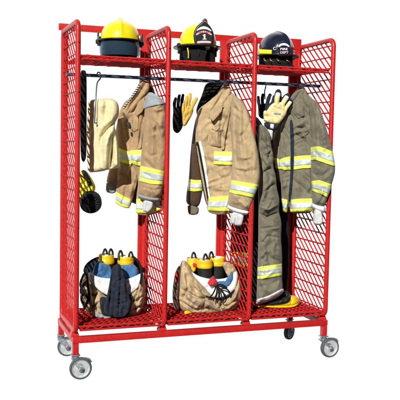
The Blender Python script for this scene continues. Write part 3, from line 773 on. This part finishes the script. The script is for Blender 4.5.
# ---- coat 3
c3 = thing('turnout_coat', 'olive turnout coat with navy zip line in the right bay', 'coat', at(301, 95, .2), 'turnout coats on the rod')
o, f = puff('sleeve', [(286, 108), (279, 118), (274, 132), (272, 148), (275, 166), (278, 182), (284, 184), (288, 160), (290, 125)], lin(272, .36, 290, .30), M['olive'], c3, T=.04, Rr=7, noise=(.008, 6, 10))
stripe([(273.4, 157), (279, 159), (287, 159)], [(275.4, 168), (281, 170), (287, 170)], f, o)
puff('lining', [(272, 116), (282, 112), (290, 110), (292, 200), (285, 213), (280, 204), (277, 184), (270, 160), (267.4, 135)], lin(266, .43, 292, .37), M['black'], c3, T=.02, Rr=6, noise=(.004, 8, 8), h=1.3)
om, fM = puff('front_panel', [(304, 92), (297, 98), (291, 104), (285.4, 113), (282, 122), (279.2, 140), (278.6, 157), (279.6, 168), (281, 185), (281.6, 198), (283, 212), (287, 213.6), (289, 205), (290.4, 213.6), (300, 213.6), (313, 213), (316, 190), (318, 150), (320, 120), (316, 103), (310, 96)], lin(279, .26, 318, .10), M['olive'], c3, T=.036, Rr=5, h=.85, seam=1.8, noise=(.026, 6, 12),
      folds=[([(298, 128), (306, 128)], .9, -.014), ([(296, 115), (304, 118), (308, 116)], 1.2, -.012), ([(299, 131), (304, 146), (308, 134)], 1.2, -.009), ([(284, 128), (285, 145), (283, 165)], 1.6, -.014), ([(296, 182), (303, 188)], 1.2, -.010), ([(297, 172), (300, 196)], 2, .009), ([(308, 172), (305, 196)], 2, -.009), ([(291, 190), (289, 212)], 1.3, -.022), ([(287, 110), (293, 118), (290, 128)], 1.6, -.013)])
patch('zip_line', [(289.6, 120), (292.8, 120), (294, 140), (293.8, 160), (293, 178), (291.2, 196), (289.4, 203), (288.4, 200), (290, 180), (290.8, 160), (290.4, 140)], fM, M['navy'], om, lift=.006, T=.004, Rr=1.2, h=.8)
patch('pocket_flap', [(295.4, 127.6), (307.8, 128.4), (308.2, 134), (302, 137.4), (295.8, 133)], fM, M['olive'], om, lift=.005, T=.006, Rr=.9, noise=(.002, 6, 6), smooth=0, h=.8, seam=1.6)
patch('pocket_flap', [(294.8, 104), (303.8, 104.4), (304.2, 116), (298.6, 118.6), (294, 114)], fM, M['olive'], om, lift=.005, T=.006, Rr=.9, noise=(.002, 6, 6), smooth=0, h=.8, seam=1.6)
stripe([(278.6, 160), (285, 157.4), (290.4, 156.4)], [(279.8, 169), (285, 170.2), (290.6, 170)], fM, om)
stripe([(294, 156.4), (302, 155.6), (315, 155)], [(293.6, 170), (302, 168.6), (315, 168)], fM, om)
stripe([(281.4, 198.4), (284, 199), (287.6, 200)], [(282.8, 211), (285, 212.2), (287, 212.4)], fM, om)
stripe([(291.2, 199.6), (300, 198.6), (315, 198.4)], [(290, 212), (300, 212), (314, 211.4)], fM, om)
os_, fS = puff('sleeve', [(311, 98), (317, 101.6), (321.6, 112), (327, 130), (332, 148), (335, 163), (335.2, 173), (331.2, 186), (327.2, 200), (325, 206.4), (318, 206.4), (312, 204.4), (312.2, 190), (310.6, 175), (311, 160), (312.2, 140), (310, 118), (308.6, 105)], lin(310, .08, 335, -.065), M['olive'], c3, T=.06, Tb=.02, Rr=10, h=.85, noise=(.027, 6, 12),
      folds=[([(316, 104), (318, 124), (319.4, 146)], 1.1, -.017), ([(323, 122), (325, 140), (328, 152)], 2, .010), ([(313, 112), (315, 130), (315, 145)], 1.6, -.010), ([(320, 164), (318, 176), (314, 184)], 1.6, -.013), ([(331, 170), (322, 176), (314, 174)], 1.8, -.010), ([(325, 168), (324, 182)], 2, .009), ([(317, 104), (320, 106)], 1, -.014)])
stripe([(310.8, 147.4), (315, 146.6), (319.4, 146.4), (326, 148.8), (332.4, 151.4)], [(310.8, 160.4), (315, 160), (319.4, 161.4), (327, 164), (335.4, 166.6)], fS, os_)
stripe([(311.4, 181.2), (319, 180), (332.2, 184.6)], [(312.2, 191), (319, 193.4), (327.4, 197.6)], fS, os_)
puff('cuff', [(311.6, 202.6), (319, 205), (325.8, 206), (325.4, 213), (319, 213), (311.8, 208)], lin(310, .07, 335, -.06), M['white'], c3, T=.05, Rr=6, noise=(.003, 4, 4))
puff('wristlet', [(314, 209), (318, 209), (322.2, 211.4), (323.4, 224), (318, 225.4), (312.6, 224)], lin(310, .05, 335, -.06), M['knit'], c3, T=.022, Rr=2.2, smooth=1, h=.7, noise=(.006, 4, 9))
oc, fc = puff('collar', [(300.2, 86.6), (303, 87), (306, 91), (308.4, 97), (304, 101.4), (297, 104), (291, 108), (288.2, 104.6), (290.6, 97), (295, 90.6)], lin(288, .22, 308, .14), M['olive'], c3, T=.028, Rr=3, h=.8, seam=1.5, noise=(.007, 6, 8), folds=[([(301, 89), (298, 96), (292, 104)], 1.4, -.016), ([(304, 92), (302, 98), (296, 103)], 1.2, -.012)])

# ================================================================== GLOVES
def glove(name, label, palm, fingers, mat, Y, T, group, back=None, bmat=None, folds=(), tip=None):
    t = thing(name, label, 'glove', at(palm[0][0], palm[0][1], Y), group)
    if back: puff('glove_back', back, Y + .012, bmat, t, T=.012, Rr=3, noise=(.003, 4, 5))
    _, f = puff('palm', palm, Y, mat, t, T=T * .85, Rr=3.4, noise=(.008, 4, 5), folds=folds, h=.7)
    for k, (pl, w) in enumerate(fingers):
        m = MB(); s_ = px_at(pl[0][0], pl[0][1], Y)
        P3 = [(a, b, Y - .006 - .014 * math.sin(i / (len(pl) - 1) * 2.3)) for i, (a, b) in enumerate(pl)]
        n = 6 * (len(pl) - 1) + 1; q = np.linspace(0, 1, n)
        tp = (1.0 - .16 * q + .07 * np.cos(q * 11) + .02 * np.sin(q * 37)) * np.where(q > .9, np.sqrt(np.clip(1 - ((q - .9) / .115) ** 2, .05, 1)), 1)
        tube_px(m, P3, w * s_, 12, taper=tp)
        fo = m.build('thumb' if k == len(fingers) - 1 else 'finger', mat, t)
        if tip and k < len(fingers) - 1:
            a, b, c = P3[-1]; a0, b0, c0 = P3[-2]
            m = MB(); tube_px(m, [(a0 + (a - a0) * x, b0 + (b - b0) * x, c0 + (c - c0) * x) for x in (.42, .62, .82, 1.02)], w * s_ * 1.06, 12, taper=np.r_[np.linspace(.9, .86, 14), np.linspace(.84, .25, 5)])
            m.build('finger_tip', tip, fo)
    return t, f
GG = 'gloves hanging in pairs'
glove('glove', 'black work glove behind the yellow glove in the middle bay', [(173, 131), (172.4, 120), (173.4, 110), (178, 106), (184, 107), (184, 118), (182.6, 128), (178, 134)],
      [([(175, 112), (174.4, 104), (176, 97.5)], 1.7), ([(178, 109), (178.4, 101), (179.6, 94.5)], 1.75), ([(181.4, 109), (182, 101), (183.2, 94)], 1.7), ([(183.4, 112), (184.6, 106), (186, 99)], 1.5)], M['black'], .26, .03, GG)
glove('glove', 'yellow leather glove with spread fingers in the middle bay', [(183, 127), (181.8, 118), (183, 108), (187, 104.6), (191, 104.6), (193.6, 108), (193, 113), (190, 119), (186.6, 125)],
      [([(185, 109), (186.2, 102), (187.2, 95.5)], 1.8), ([(187.8, 107), (189.2, 100), (190.2, 93)], 2.1), ([(190.8, 109), (193.6, 103), (197, 97.6)], 2.3), ([(183.6, 116), (183, 110), (183.6, 103)], 1.6)], M['ygl'], .20, .028, GG,
      folds=[([(184, 122), (189, 113)], 1, -.006), ([(187, 108), (191, 112)], 1, -.005)])
glove('glove', 'navy work glove behind the cream palmed glove in the right bay', [(258.6, 118), (258, 108), (260, 104), (268, 103), (273, 106), (273, 114), (268, 120)],
      [([(260, 108), (258.6, 102), (258.2, 96)], 1.7), ([(262.6, 106), (262.4, 99), (263, 93.6)], 1.75), ([(267, 106), (268.4, 99), (270.6, 94)], 2.1), ([(271, 108), (272.8, 101), (274, 95.5)], 1.5)], M['navy'], .24, .03, GG)
t, f = glove('glove', 'cream palmed glove with navy cuff and white tag in the right bay', [(264, 122.6), (263.4, 116), (263.2, 111.4), (266.4, 111.6), (270, 105.4), (275.5, 101.5), (281, 101.8), (286, 105), (287.4, 109.5), (286.4, 115), (281.6, 121), (278.4, 125)],
      [([(276.6, 107), (277, 99), (278.4, 92.6)], 2.75), ([(281.6, 107), (284, 101.6), (287.4, 96.2)], 2.6), ([(284.6, 111), (287.6, 106), (290.8, 101.6)], 2.1), ([(268, 117), (265.8, 114), (265, 110.6)], 1.9)], M['cream2'], .155, .028, GG,
      back=[(266, 124), (264.6, 110), (269, 104), (273.6, 99), (275, 91), (278.6, 88.6), (281.4, 91), (281.8, 98), (284, 95), (287.6, 92.8), (290.6, 94.6), (290, 98.6), (292.8, 99.6), (293, 103), (289.4, 109), (287, 117), (280, 126)], bmat=M['navy'], tip=M['tag'],
      folds=[([(266, 113), (273, 118), (276, 124)], 1, -.008), ([(272, 106), (279, 109), (285, 112)], .8, -.006), ([(276, 112), (281, 118)], 1, -.006)])
patch('palm_print', [(273.6, 112.4), (281, 113), (280.6, 115), (273.4, 114.4)], f, M['greypad'], t, lift=.001, T=.001, h=.7)
_, f = puff('cuff', [(263.6, 122), (270, 122.8), (278.8, 124), (277.4, 131), (270, 130), (264.8, 128)], .15, M['navy'], t, T=.028, Rr=4, noise=(.003, 4, 4))
patch('cuff_label', [(270.4, 123.6), (274, 124.2), (273.6, 129), (270.2, 128.4)], f, M['tag'], t, lift=.002, T=.002, h=.7, smooth=0)
puff('tag', [(265, 128.4), (269, 129), (273.6, 130), (273, 136), (272.4, 140), (268, 140.6), (266.2, 138.6), (264.8, 133)], .15, M['tag'], t, T=.02, Rr=3, noise=(.004, 4, 5))
hk = thing('hook', 'small dark hook on the rod above the paired gloves of the right bay', 'hook', at(265, 84, .2))
k = MB(); tube_px(k, [(264, 83.2, .212), (265.2, 82.3, .2), (266, 84, .187), (265.4, 88, .187), (264.6, 92, .2), (265, 99, .24)], .004, 8); k.build('hook_wire', M['hook'], hk)

# ================================================================== HANGING PANTS AND BOOT, right bay
p3 = thing('bunker_pants', 'olive bunker pants hanging full length in the right bay', 'pants', at(266, 200, .25))
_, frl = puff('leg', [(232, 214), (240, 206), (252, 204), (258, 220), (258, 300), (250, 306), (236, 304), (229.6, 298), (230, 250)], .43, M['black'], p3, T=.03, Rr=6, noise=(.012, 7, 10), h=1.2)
stripe([(231, 252), (240, 252), (251, 253)], [(231, 266), (240, 266.6), (251, 267)], frl, p3)
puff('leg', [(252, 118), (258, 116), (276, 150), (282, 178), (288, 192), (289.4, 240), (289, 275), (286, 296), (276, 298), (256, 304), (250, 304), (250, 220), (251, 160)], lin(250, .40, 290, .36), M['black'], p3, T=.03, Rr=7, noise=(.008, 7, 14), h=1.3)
ol, fl = puff('leg', [(259, 124), (262, 124.6), (266, 127), (270.6, 134), (271.4, 146), (273.8, 156), (273.2, 166), (276.4, 177), (276.8, 188), (279.8, 199), (278.8, 211), (281.8, 222), (281, 238), (282.4, 254), (282, 275), (283.2, 291), (278, 297), (265, 301.6), (257, 304), (256.4, 296), (257.6, 270), (258.4, 240), (258.4, 200), (258, 160), (258, 134)], lin(252, .125, 283, .10), M['olive'], p3, T=.075, Rr=9, h=.8, smooth=1, seam=1.8, noise=(.034, 6, 9),
      folds=[([(257, 212), (266, 217), (280, 212)], 1.3, -.028), ([(257, 206), (268, 210), (279, 204)], 1.4, .020), ([(262, 140), (271, 150), (268, 160)], 1.1, -.022), ([(258, 176), (270, 168), (274, 172)], 1.1, -.022), ([(264, 192), (274, 184), (277, 190)], 1.1, -.022), ([(260, 245), (268, 236), (280, 238)], 1.2, -.018), ([(259, 132), (264, 150), (262, 170)], 1.8, -.016), ([(262, 160), (270, 176), (268, 196)], 2, -.016), ([(258, 186), (266, 200), (276, 200)], 2, -.014), ([(272, 180), (266, 190), (260, 206)], 2, .014), ([(262, 212), (272, 222), (280, 222)], 2.2, -.012), ([(258, 229), (268, 228), (280, 226)], 1.0, -.010), ([(262, 240), (270, 252), (268, 262)], 2.6, -.011), ([(264, 284), (274, 288)], 1.8, -.009), ([(266, 128), (268, 150), (272, 170)], 1.4, -.012), ([(270, 284), (280, 280)], 1.8, -.009)])
stripe([(257.4, 267), (262, 266.4), (270, 265.4), (282, 263.8)], [(257, 279), (262, 279), (270, 278), (282.2, 275.4)], fl, ol)
patch('hem', [(256.2, 299.2), (262, 298), (270, 295.2), (277, 291.4), (283.2, 288), (284, 292), (277.4, 297.6), (266, 302.4), (256.6, 304.8)], fl, M['white'], ol, lift=.004, T=.008, Rr=1.6)

b3 = thing('boot', 'yellow rubber boot with black ankle under the hanging olive pants', 'boot', at(276, 306, .18))
_, fb = puff('foot', [(256, 302.6), (264, 302), (274, 300), (282, 297), (288, 295.6), (293, 295), (297, 296.4), (299.8, 300), (299.6, 304.4), (296.6, 307.6), (288, 309), (276, 309), (264, 308.2), (256.4, 308)], .20, M['yrub'], b3, T=.06, Rr=5, h=.7, smooth=1,
             folds=[([(256, 305.2), (270, 305.8), (284, 306.2), (294, 305.4), (299, 302.6)], .55, -.010), ([(256, 307.2), (272, 307.8), (290, 307.6), (299, 304.4)], .9, .012), ([(289, 296), (292, 300), (291, 304)], .8, -.006)])
patch('ankle', [(257, 303.8), (262, 300), (270, 297.6), (274, 294.6), (280, 290.6), (286, 290.4), (290.4, 293.6), (291.2, 298.6), (288.8, 302.6), (282, 304.6), (270, 305), (260, 304.8)], fb, M['blackrub'], b3, lift=.004, T=.02, Rr=4, folds=[([(282, 291), (279, 302)], 1, -.010), ([(286, 292), (284, 302)], .8, -.008)])
puff('heel', [(250, 305), (258, 305.6), (259, 310), (252, 310)], .19, M['blackrub'], b3, T=.02, Rr=2, h=.8)

# ================================================================== BUNDLED PANTS AND THEIR BOOTS
def boot_top(u, v, Y, wpx, hcol, hshaft, label, loops, smat=M['blackrub'], lean=0.):
    c = at(u, v, Y); s_ = px_at(u, v, Y); r = wpx * s_ * .565
    t = thing('boot', label, 'boot', (c[0], c[1], float(c[2]) - hshaft), 'boots standing in the bundled pants')
    ax = (RH, FH, np.array([lean, 0, 1.]))
    m = MB(); m.lathe(c, ax, [(r * .93, -hshaft), (r * .95, -hcol - .05), (r * .97, -hcol + .002)], 28, 1, 1.1); m.build('shaft', smat, t)
    m = MB(); m.lathe(c, ax, [(r * .99, -hcol), (r * 1.03, -hcol + .004), (r * 1.03, -hcol * .55), (r, -hcol * .5), (r * 1.02, -.012), (r * 1.01, -.002), (r * .96, .002), (r * .88, 0), (r * .84, -.02), (r * .82, -.10), (0, -.10)], 32, 1, 1.1); m.build('collar', M['yrub'], t)
    m = MB(); m.lathe(c, ax, [(r * .80, -.012), (r * .55, .004), (r * .3, -.004), (0, .0)], 24, 1, 1.1); m.build('lining', M['pinkp' if loops and loops[0] > 0 else 'whitep'], t)
    for du in loops:
        k = MB(); tube_px(k, [(u + du - 2.0, v + 3.4, Y - r * .7), (u + du - 1.8, v - 2.0, Y - r * .5), (u + du - .2, v - 5.4, Y - r * .3), (u + du + 1.6, v - 2.4, Y - r * .3), (u + du + 1.9, v + 3, Y - r * .4)], .0068, 7)
        k.build('pull_loop', M['blackrub'], t)
    return t

# bundle 1
b1 = thing('bunker_pants', 'tan bunker pants bundled round boots with a dark flap down the front', 'pants', at(112, 316, .22), 'bunker pants bundled on the bottom shelf')
puff('waist_back', [(83, 276), (86, 266), (92, 260), (99, 257), (115, 258), (132, 257), (138, 261), (143, 270), (144.4, 290), (140, 306), (86, 306)], .40, M['navy'], b1, T=.03, Rr=8, noise=(.008, 8, 8), h=1.4)
_, fb1 = puff('trouser_shell', [(84, 272), (80.6, 282), (79.2, 292), (81, 304), (87, 313), (96, 317.4), (112, 319.2), (128, 318.4), (138, 315), (143.6, 306), (145.4, 292), (144.4, 276), (141, 277), (135, 287), (126, 296), (116, 299), (106, 296), (98, 288), (92, 278)], lin(79, .29, 145, .22), M['tanp'], b1, T=.12, Rr=14, h=.7, smooth=1, noise=(.036, 5, 6),
     folds=[([(86, 290), (94, 296), (99, 292)], 1.1, -.034), ([(84, 303), (93, 306), (100, 302)], 1.1, -.036), ([(143, 296), (136, 301), (130, 300)], 1.1, -.036), ([(141, 307), (134, 309), (129, 312)], 1.1, -.034), ([(140, 280), (137, 294), (131, 304)], 1.1, -.034), ([(90, 282), (94, 298), (92, 312)], 1.4, -.036), ([(136, 288), (134, 302), (137, 314)], 2.2, -.022), ([(140, 282), (138, 300)], 2, .018), ([(84, 284), (88, 300)], 2, .015), ([(96, 292), (97, 314)], 2, -.014), ([(141, 290), (134, 310)], 1.6, -.018)])
for nm, pl, yy in (('blue_lining', [(91.6, 276), (94, 266), (98, 261), (104, 263), (110, 265), (114, 274), (113, 296), (102, 294), (94, 284)], .25), ('blue_lining', [(116, 272), (118.4, 264.6), (126, 265), (133, 263.6), (138.6, 269), (139, 280), (130, 294), (116, 297)], .24)):
    puff(nm, pl, yy, M['blue'], b1, T=.035, Rr=4, h=.8, smooth=1, noise=(.022, 4, 6))
for pl in ([(88.4, 271.4), (95, 275.6), (103, 278), (113, 278.4), (113, 297), (104, 294.4), (96, 288), (90, 279)], [(124, 280.4), (134, 276.6), (144, 271.6), (144.4, 277), (138.6, 287.4), (131, 293.6), (124, 296)]):
    puff('waist_liner', pl, lin(88, .19, 144, .155), M['white'], b1, T=.014, Rr=2, h=.8, smooth=1, seam=1.5, noise=(.008, 6, 6))
for pl in ([(100, 296), (109, 298), (110, 318), (103, 317), (99.6, 306)], [(122, 298), (133, 293), (132, 306), (128, 317), (121, 318.6)]):
    patch('knee_patch', pl, fb1, M['navy'], b1, lift=.006, T=.012, Rr=3, noise=(.004, 5, 6))
for k_, pl in enumerate(([(110.8, 274), (112, 268), (114.6, 264.6), (117.8, 265), (118.4, 276), (116.6, 296), (114.6, 317), (107, 315.4), (103.2, 308), (106.4, 298), (109, 286)], [(115.4, 266), (117.4, 263.2), (119.8, 264), (121.6, 268.4), (124.4, 274.6), (126.2, 282), (126.8, 290), (130.6, 299), (131, 307), (127, 314.6), (121, 317.6), (112.6, 317.2), (114.6, 300), (115.8, 284)])):
    puff('fly_flap', pl, lin(103, .128 - .014 * k_, 131, .110 - .014 * k_), M['navy'], b1, T=.020, Tb=.05, Rr=2.2, h=.7, smooth=1, seam=1.3, noise=(.024, 4.5, 9), folds=[([(113, 270), (111, 290), (109, 312)], 1., -.018), ([(121, 270), (120, 292), (119, 314)], 1., -.022), ([(123.6, 276), (124.6, 292), (126, 308)], 1., .014)])
for pts in ([(98.5, 257.6, .2), (92, 260.6, .19), (86.6, 265.4, .18), (84.6, 271, .17), (87, 277, .15), (88.4, 290, .13), (91, 306, .13)], [(132, 256, .2), (137, 260, .19), (140.4, 266.4, .17), (141.6, 276, .13), (140.4, 284, .12)], [(84, 274, .17), (80.4, 284, .2), (83, 292, .15), (81.4, 300, .18), (86, 307, .15)], [(86, 281, .16), (80.8, 291, .19), (88, 298, .13), (84, 309, .16)]):
    k = MB(); tube_px(k, pts, .0075, 7); k.build('suspender', M['black'], b1)
boot_top(106.4, 254.6, .30, 13.4, .055, .30, 'black boot with yellow collar and two pull loops at left in bundled tan pants', (-1.2, 4.6))
boot_top(125.6, 256.2, .29, 13.8, .05, .30, 'black boot with yellow collar at right in the bundle with blue lining', (-5.0,))
k = MB(); tube_px(k, [(128.5, 260, .25), (129.4, 254, .24), (131.4, 252, .24), (133, 256, .24), (136, 260, .23)], .006, 7); k.build('suspender_clip', M['blackrub'], b1)
g = thing('boot', 'pale grey boot toe poking out under the bundle with the dark flap', 'boot', at(100, 316, .1))
puff('toe', [(92, 312.4), (97, 310), (104, 311), (110, 314), (112, 318), (108, 319.6), (100, 319), (94.6, 316.6)], .20, M['greypad'], g, T=.016, Rr=2, noise=(.006, 4, 4), h=.7, smooth=1)

# bundle 2
b2_ = thing('bunker_pants', 'sand bunker pants bundled with white waist liner and knotted cords', 'pants', at(206, 320, .22), 'bunker pants bundled on the bottom shelf')
puff('waist_back', [(180, 270), (186, 262), (196, 258), (212, 258), (228, 262), (238, 270), (241, 290), (236, 306), (182, 306)], .41, M['navy'], b2_, T=.03, Rr=8, noise=(.006, 8, 8), h=1.4)
puff('side_panel', [(180, 264), (176, 270), (173.6, 280), (172, 296), (174, 308), (180, 314), (186, 300), (186, 276)], lin(172, .34, 186, .30), M['brown'], b2_, T=.05, Rr=6, noise=(.01, 5, 8))
puff('side_badge', [(174.6, 272), (178, 270), (178.6, 281), (175, 284)], .27, M['redc'], b2_, T=.012, Rr=2)
_, fb2 = puff('trouser_shell', [(180.6, 263.4), (182.4, 260.4), (186, 260.6), (189, 264.8), (194, 273.6), (201, 280.8), (207.6, 288), (214, 294), (221, 297.2), (229, 295), (235.6, 287), (238.6, 277), (240.6, 283), (242, 296), (239.4, 304), (234.6, 309.6), (226, 313), (217, 315), (204, 316.4), (191, 315), (182, 311), (177.4, 305), (176, 297), (177.6, 284), (179.4, 270)], lin(176, .27, 242, .21), M['tanp'], b2_, T=.13, Rr=14, h=.7, smooth=2, seam=2., noise=(.032, 6, 7),
     folds=[([(183, 290), (198, 298), (214, 299)], 1.2, -.040), ([(180, 301), (194, 310), (206, 309)], 1.2, -.034), ([(214, 304), (228, 306), (237, 299)], 1.2, -.038), ([(186, 274), (188, 288), (183, 300)], 1.3, -.030), ([(200, 288), (206, 300), (202, 312)], 1.2, -.024), ([(222, 299), (220, 308), (224, 313)], 1.1, -.030), ([(190, 281), (204, 294), (222, 302)], 1.4, .022), ([(184, 268), (194, 288), (212, 302), (230, 302)], 2.4, -.018), ([(184, 278), (196, 298), (216, 308)], 2.2, .016), ([(180, 296), (196, 306), (220, 312)], 2.0, -.018), ([(232, 296), (224, 310)], 2, -.018), ([(238, 290), (230, 308)], 1.6, .014), ([(183, 302), (200, 314)], 1.6, -.012)])
puff('waist_side', [(221, 262), (228, 261.6), (234, 266), (239, 274), (242, 285), (241, 294), (236, 294), (233, 284), (227, 276)], .24, M['tanp'], b2_, T=.03, Rr=3, h=.8, smooth=1, seam=1.5, noise=(.012, 5, 7))
puff('waist_liner', [(186.4, 268), (190, 270), (198, 276), (210, 279), (222, 279), (231, 276), (236.4, 270), (238.6, 276), (236, 288), (229, 296), (219, 299), (209, 296), (199, 289), (191, 280)], lin(186, .215, 238, .165), M['white'], b2_, T=.018, Rr=3, h=.8, noise=(.014, 6, 7))
puff('waist_piping', [(219, 298), (228, 295.4), (235, 288.4), (234.6, 291), (228.6, 298), (220, 300.6), (212, 299), (205, 294.6), (211, 297)], .14, M['black'], b2_, T=.02, Rr=2, h=.8)
puff('red_tab', [(207.4, 283), (210.6, 277.6), (213.6, 275.6), (215.4, 278.6), (218.6, 282.6), (215.6, 285.4), (210, 286.4)], .15, M['redc'], b2_, T=.012, Rr=1.5, h=.6, smooth=0, noise=(.016, 4, 4))
puff('blue_lining', [(217.6, 281), (224, 281), (229, 276), (232, 270), (234, 278), (230.4, 285), (225, 288.4), (219, 287)], .16, M['blue'], b2_, T=.015, Rr=2, h=.7, smooth=1, noise=(.014, 4, 4))
for pts in ([(216, 286, .12), (214, 292, .105), (210, 297, .115), (206, 296, .125)], [(217, 286, .11), (216.4, 294, .095), (213, 301, .10)], [(217.6, 286, .11), (219, 294, .095), (217.4, 303, .10)], [(218, 286, .105), (224, 287.4, .095), (229.6, 292, .105), (230.4, 297, .115)], [(218, 287, .10), (222.4, 291, .09), (224.6, 298, .105), (222, 303, .11)], [(215, 287, .11), (219, 284.6, .10), (223.4, 285.4, .11), (227, 288, .12)]):
    k = MB(); tube_px(k, pts, .0046, 6); k.build('cord', M['black'], b2_)
BL = (-.5,)
boot_top(204.4, 259.6, .245, 13.6, .052, .28, 'black boot with yellow collar standing foremost in the bundle with white liner', (1.2,), lean=-.05)
boot_top(217.0, 257.4, .30, 14.0, .052, .28, 'black boot with yellow collar rightmost in the bundle with white liner', (-5.6,))
t = boot_top(192.6, 258.0, .33, 10.0, .052, .28, 'narrow black boot with flame badge leftmost in the bundle with white liner', (1.2,))
puff('flame_badge', [(191.4, 271), (190.6, 267), (192.4, 264), (193.4, 262), (195, 265.4), (196.4, 268), (195.6, 271.4), (193.4, 272.6)], .262, M['yrub'], t, T=.008, Rr=2, h=.7)
puff('flame_badge', [(191.8, 267), (193.6, 262), (196.6, 264), (197.4, 268.4), (195, 268)], .258, M['redc'], t, T=.008, Rr=2, h=.7)
for pl, lb in (([(183.6, 311.6), (188, 310), (194, 314), (198, 317), (194, 319), (187, 318.6), (184, 316)], 'yellow boot toe poking out at the left foot of the sand bundle'), ([(225, 316.4), (230, 312), (234.6, 310.8), (235, 313.4), (231, 316.8), (227, 318)], 'yellow boot toe poking out at the right foot of the sand bundle')):
    g = thing('boot', lb, 'boot', at(pl[0][0], pl[0][1], .11))
    puff('toe', pl, .185 if pl[0][0] < 200 else .17, M['yrub'], g, T=.014, Rr=2, h=.7, smooth=1)

# ================================================================== LIGHT
AZ, EL = R(36), R(28)                     # sun from the front left
sd = np.array([math.sin(AZ) * math.cos(EL), math.cos(AZ) * math.cos(EL), -math.sin(EL)])
sl = bpy.data.lights.new('sun', 'SUN'); sl.energy = 4.4; sl.angle = R(.5); sl.color = (1, .965, .90)
so = bpy.data.objects.new('sun', sl); COL.objects.link(so); so.rotation_euler = Vector(sd).to_track_quat('-Z', 'Y').to_euler()
wd = bpy.data.worlds.new('World'); sc.world = wd; wd.use_nodes = True
nt = wd.node_tree; bg = nt.nodes['Background']
tc = nt.nodes.new('ShaderNodeTexCoord'); sp = nt.nodes.new('ShaderNodeSeparateXYZ'); cr = nt.nodes.new('ShaderNodeValToRGB')
nt.links.new(tc.outputs['Generated'], sp.inputs[0]); nt.links.new(sp.outputs['Y'], cr.inputs['Fac'])
cr.color_ramp.elements[0].position = .15; cr.color_ramp.elements[0].color = (.05, .06, .078, 1)
cr.color_ramp.elements[1].position = .55; cr.color_ramp.elements[1].color = (1.02, 1.02, 1.02, 1)
nt.links.new(cr.outputs[0], bg.inputs['Color']); bg.inputs['Strength'].default_value = 1
sc.view_settings.view_transform = 'Standard'; sc.view_settings.look = 'None'
sc.view_settings.exposure = 0.22; sc.view_settings.gamma = 1
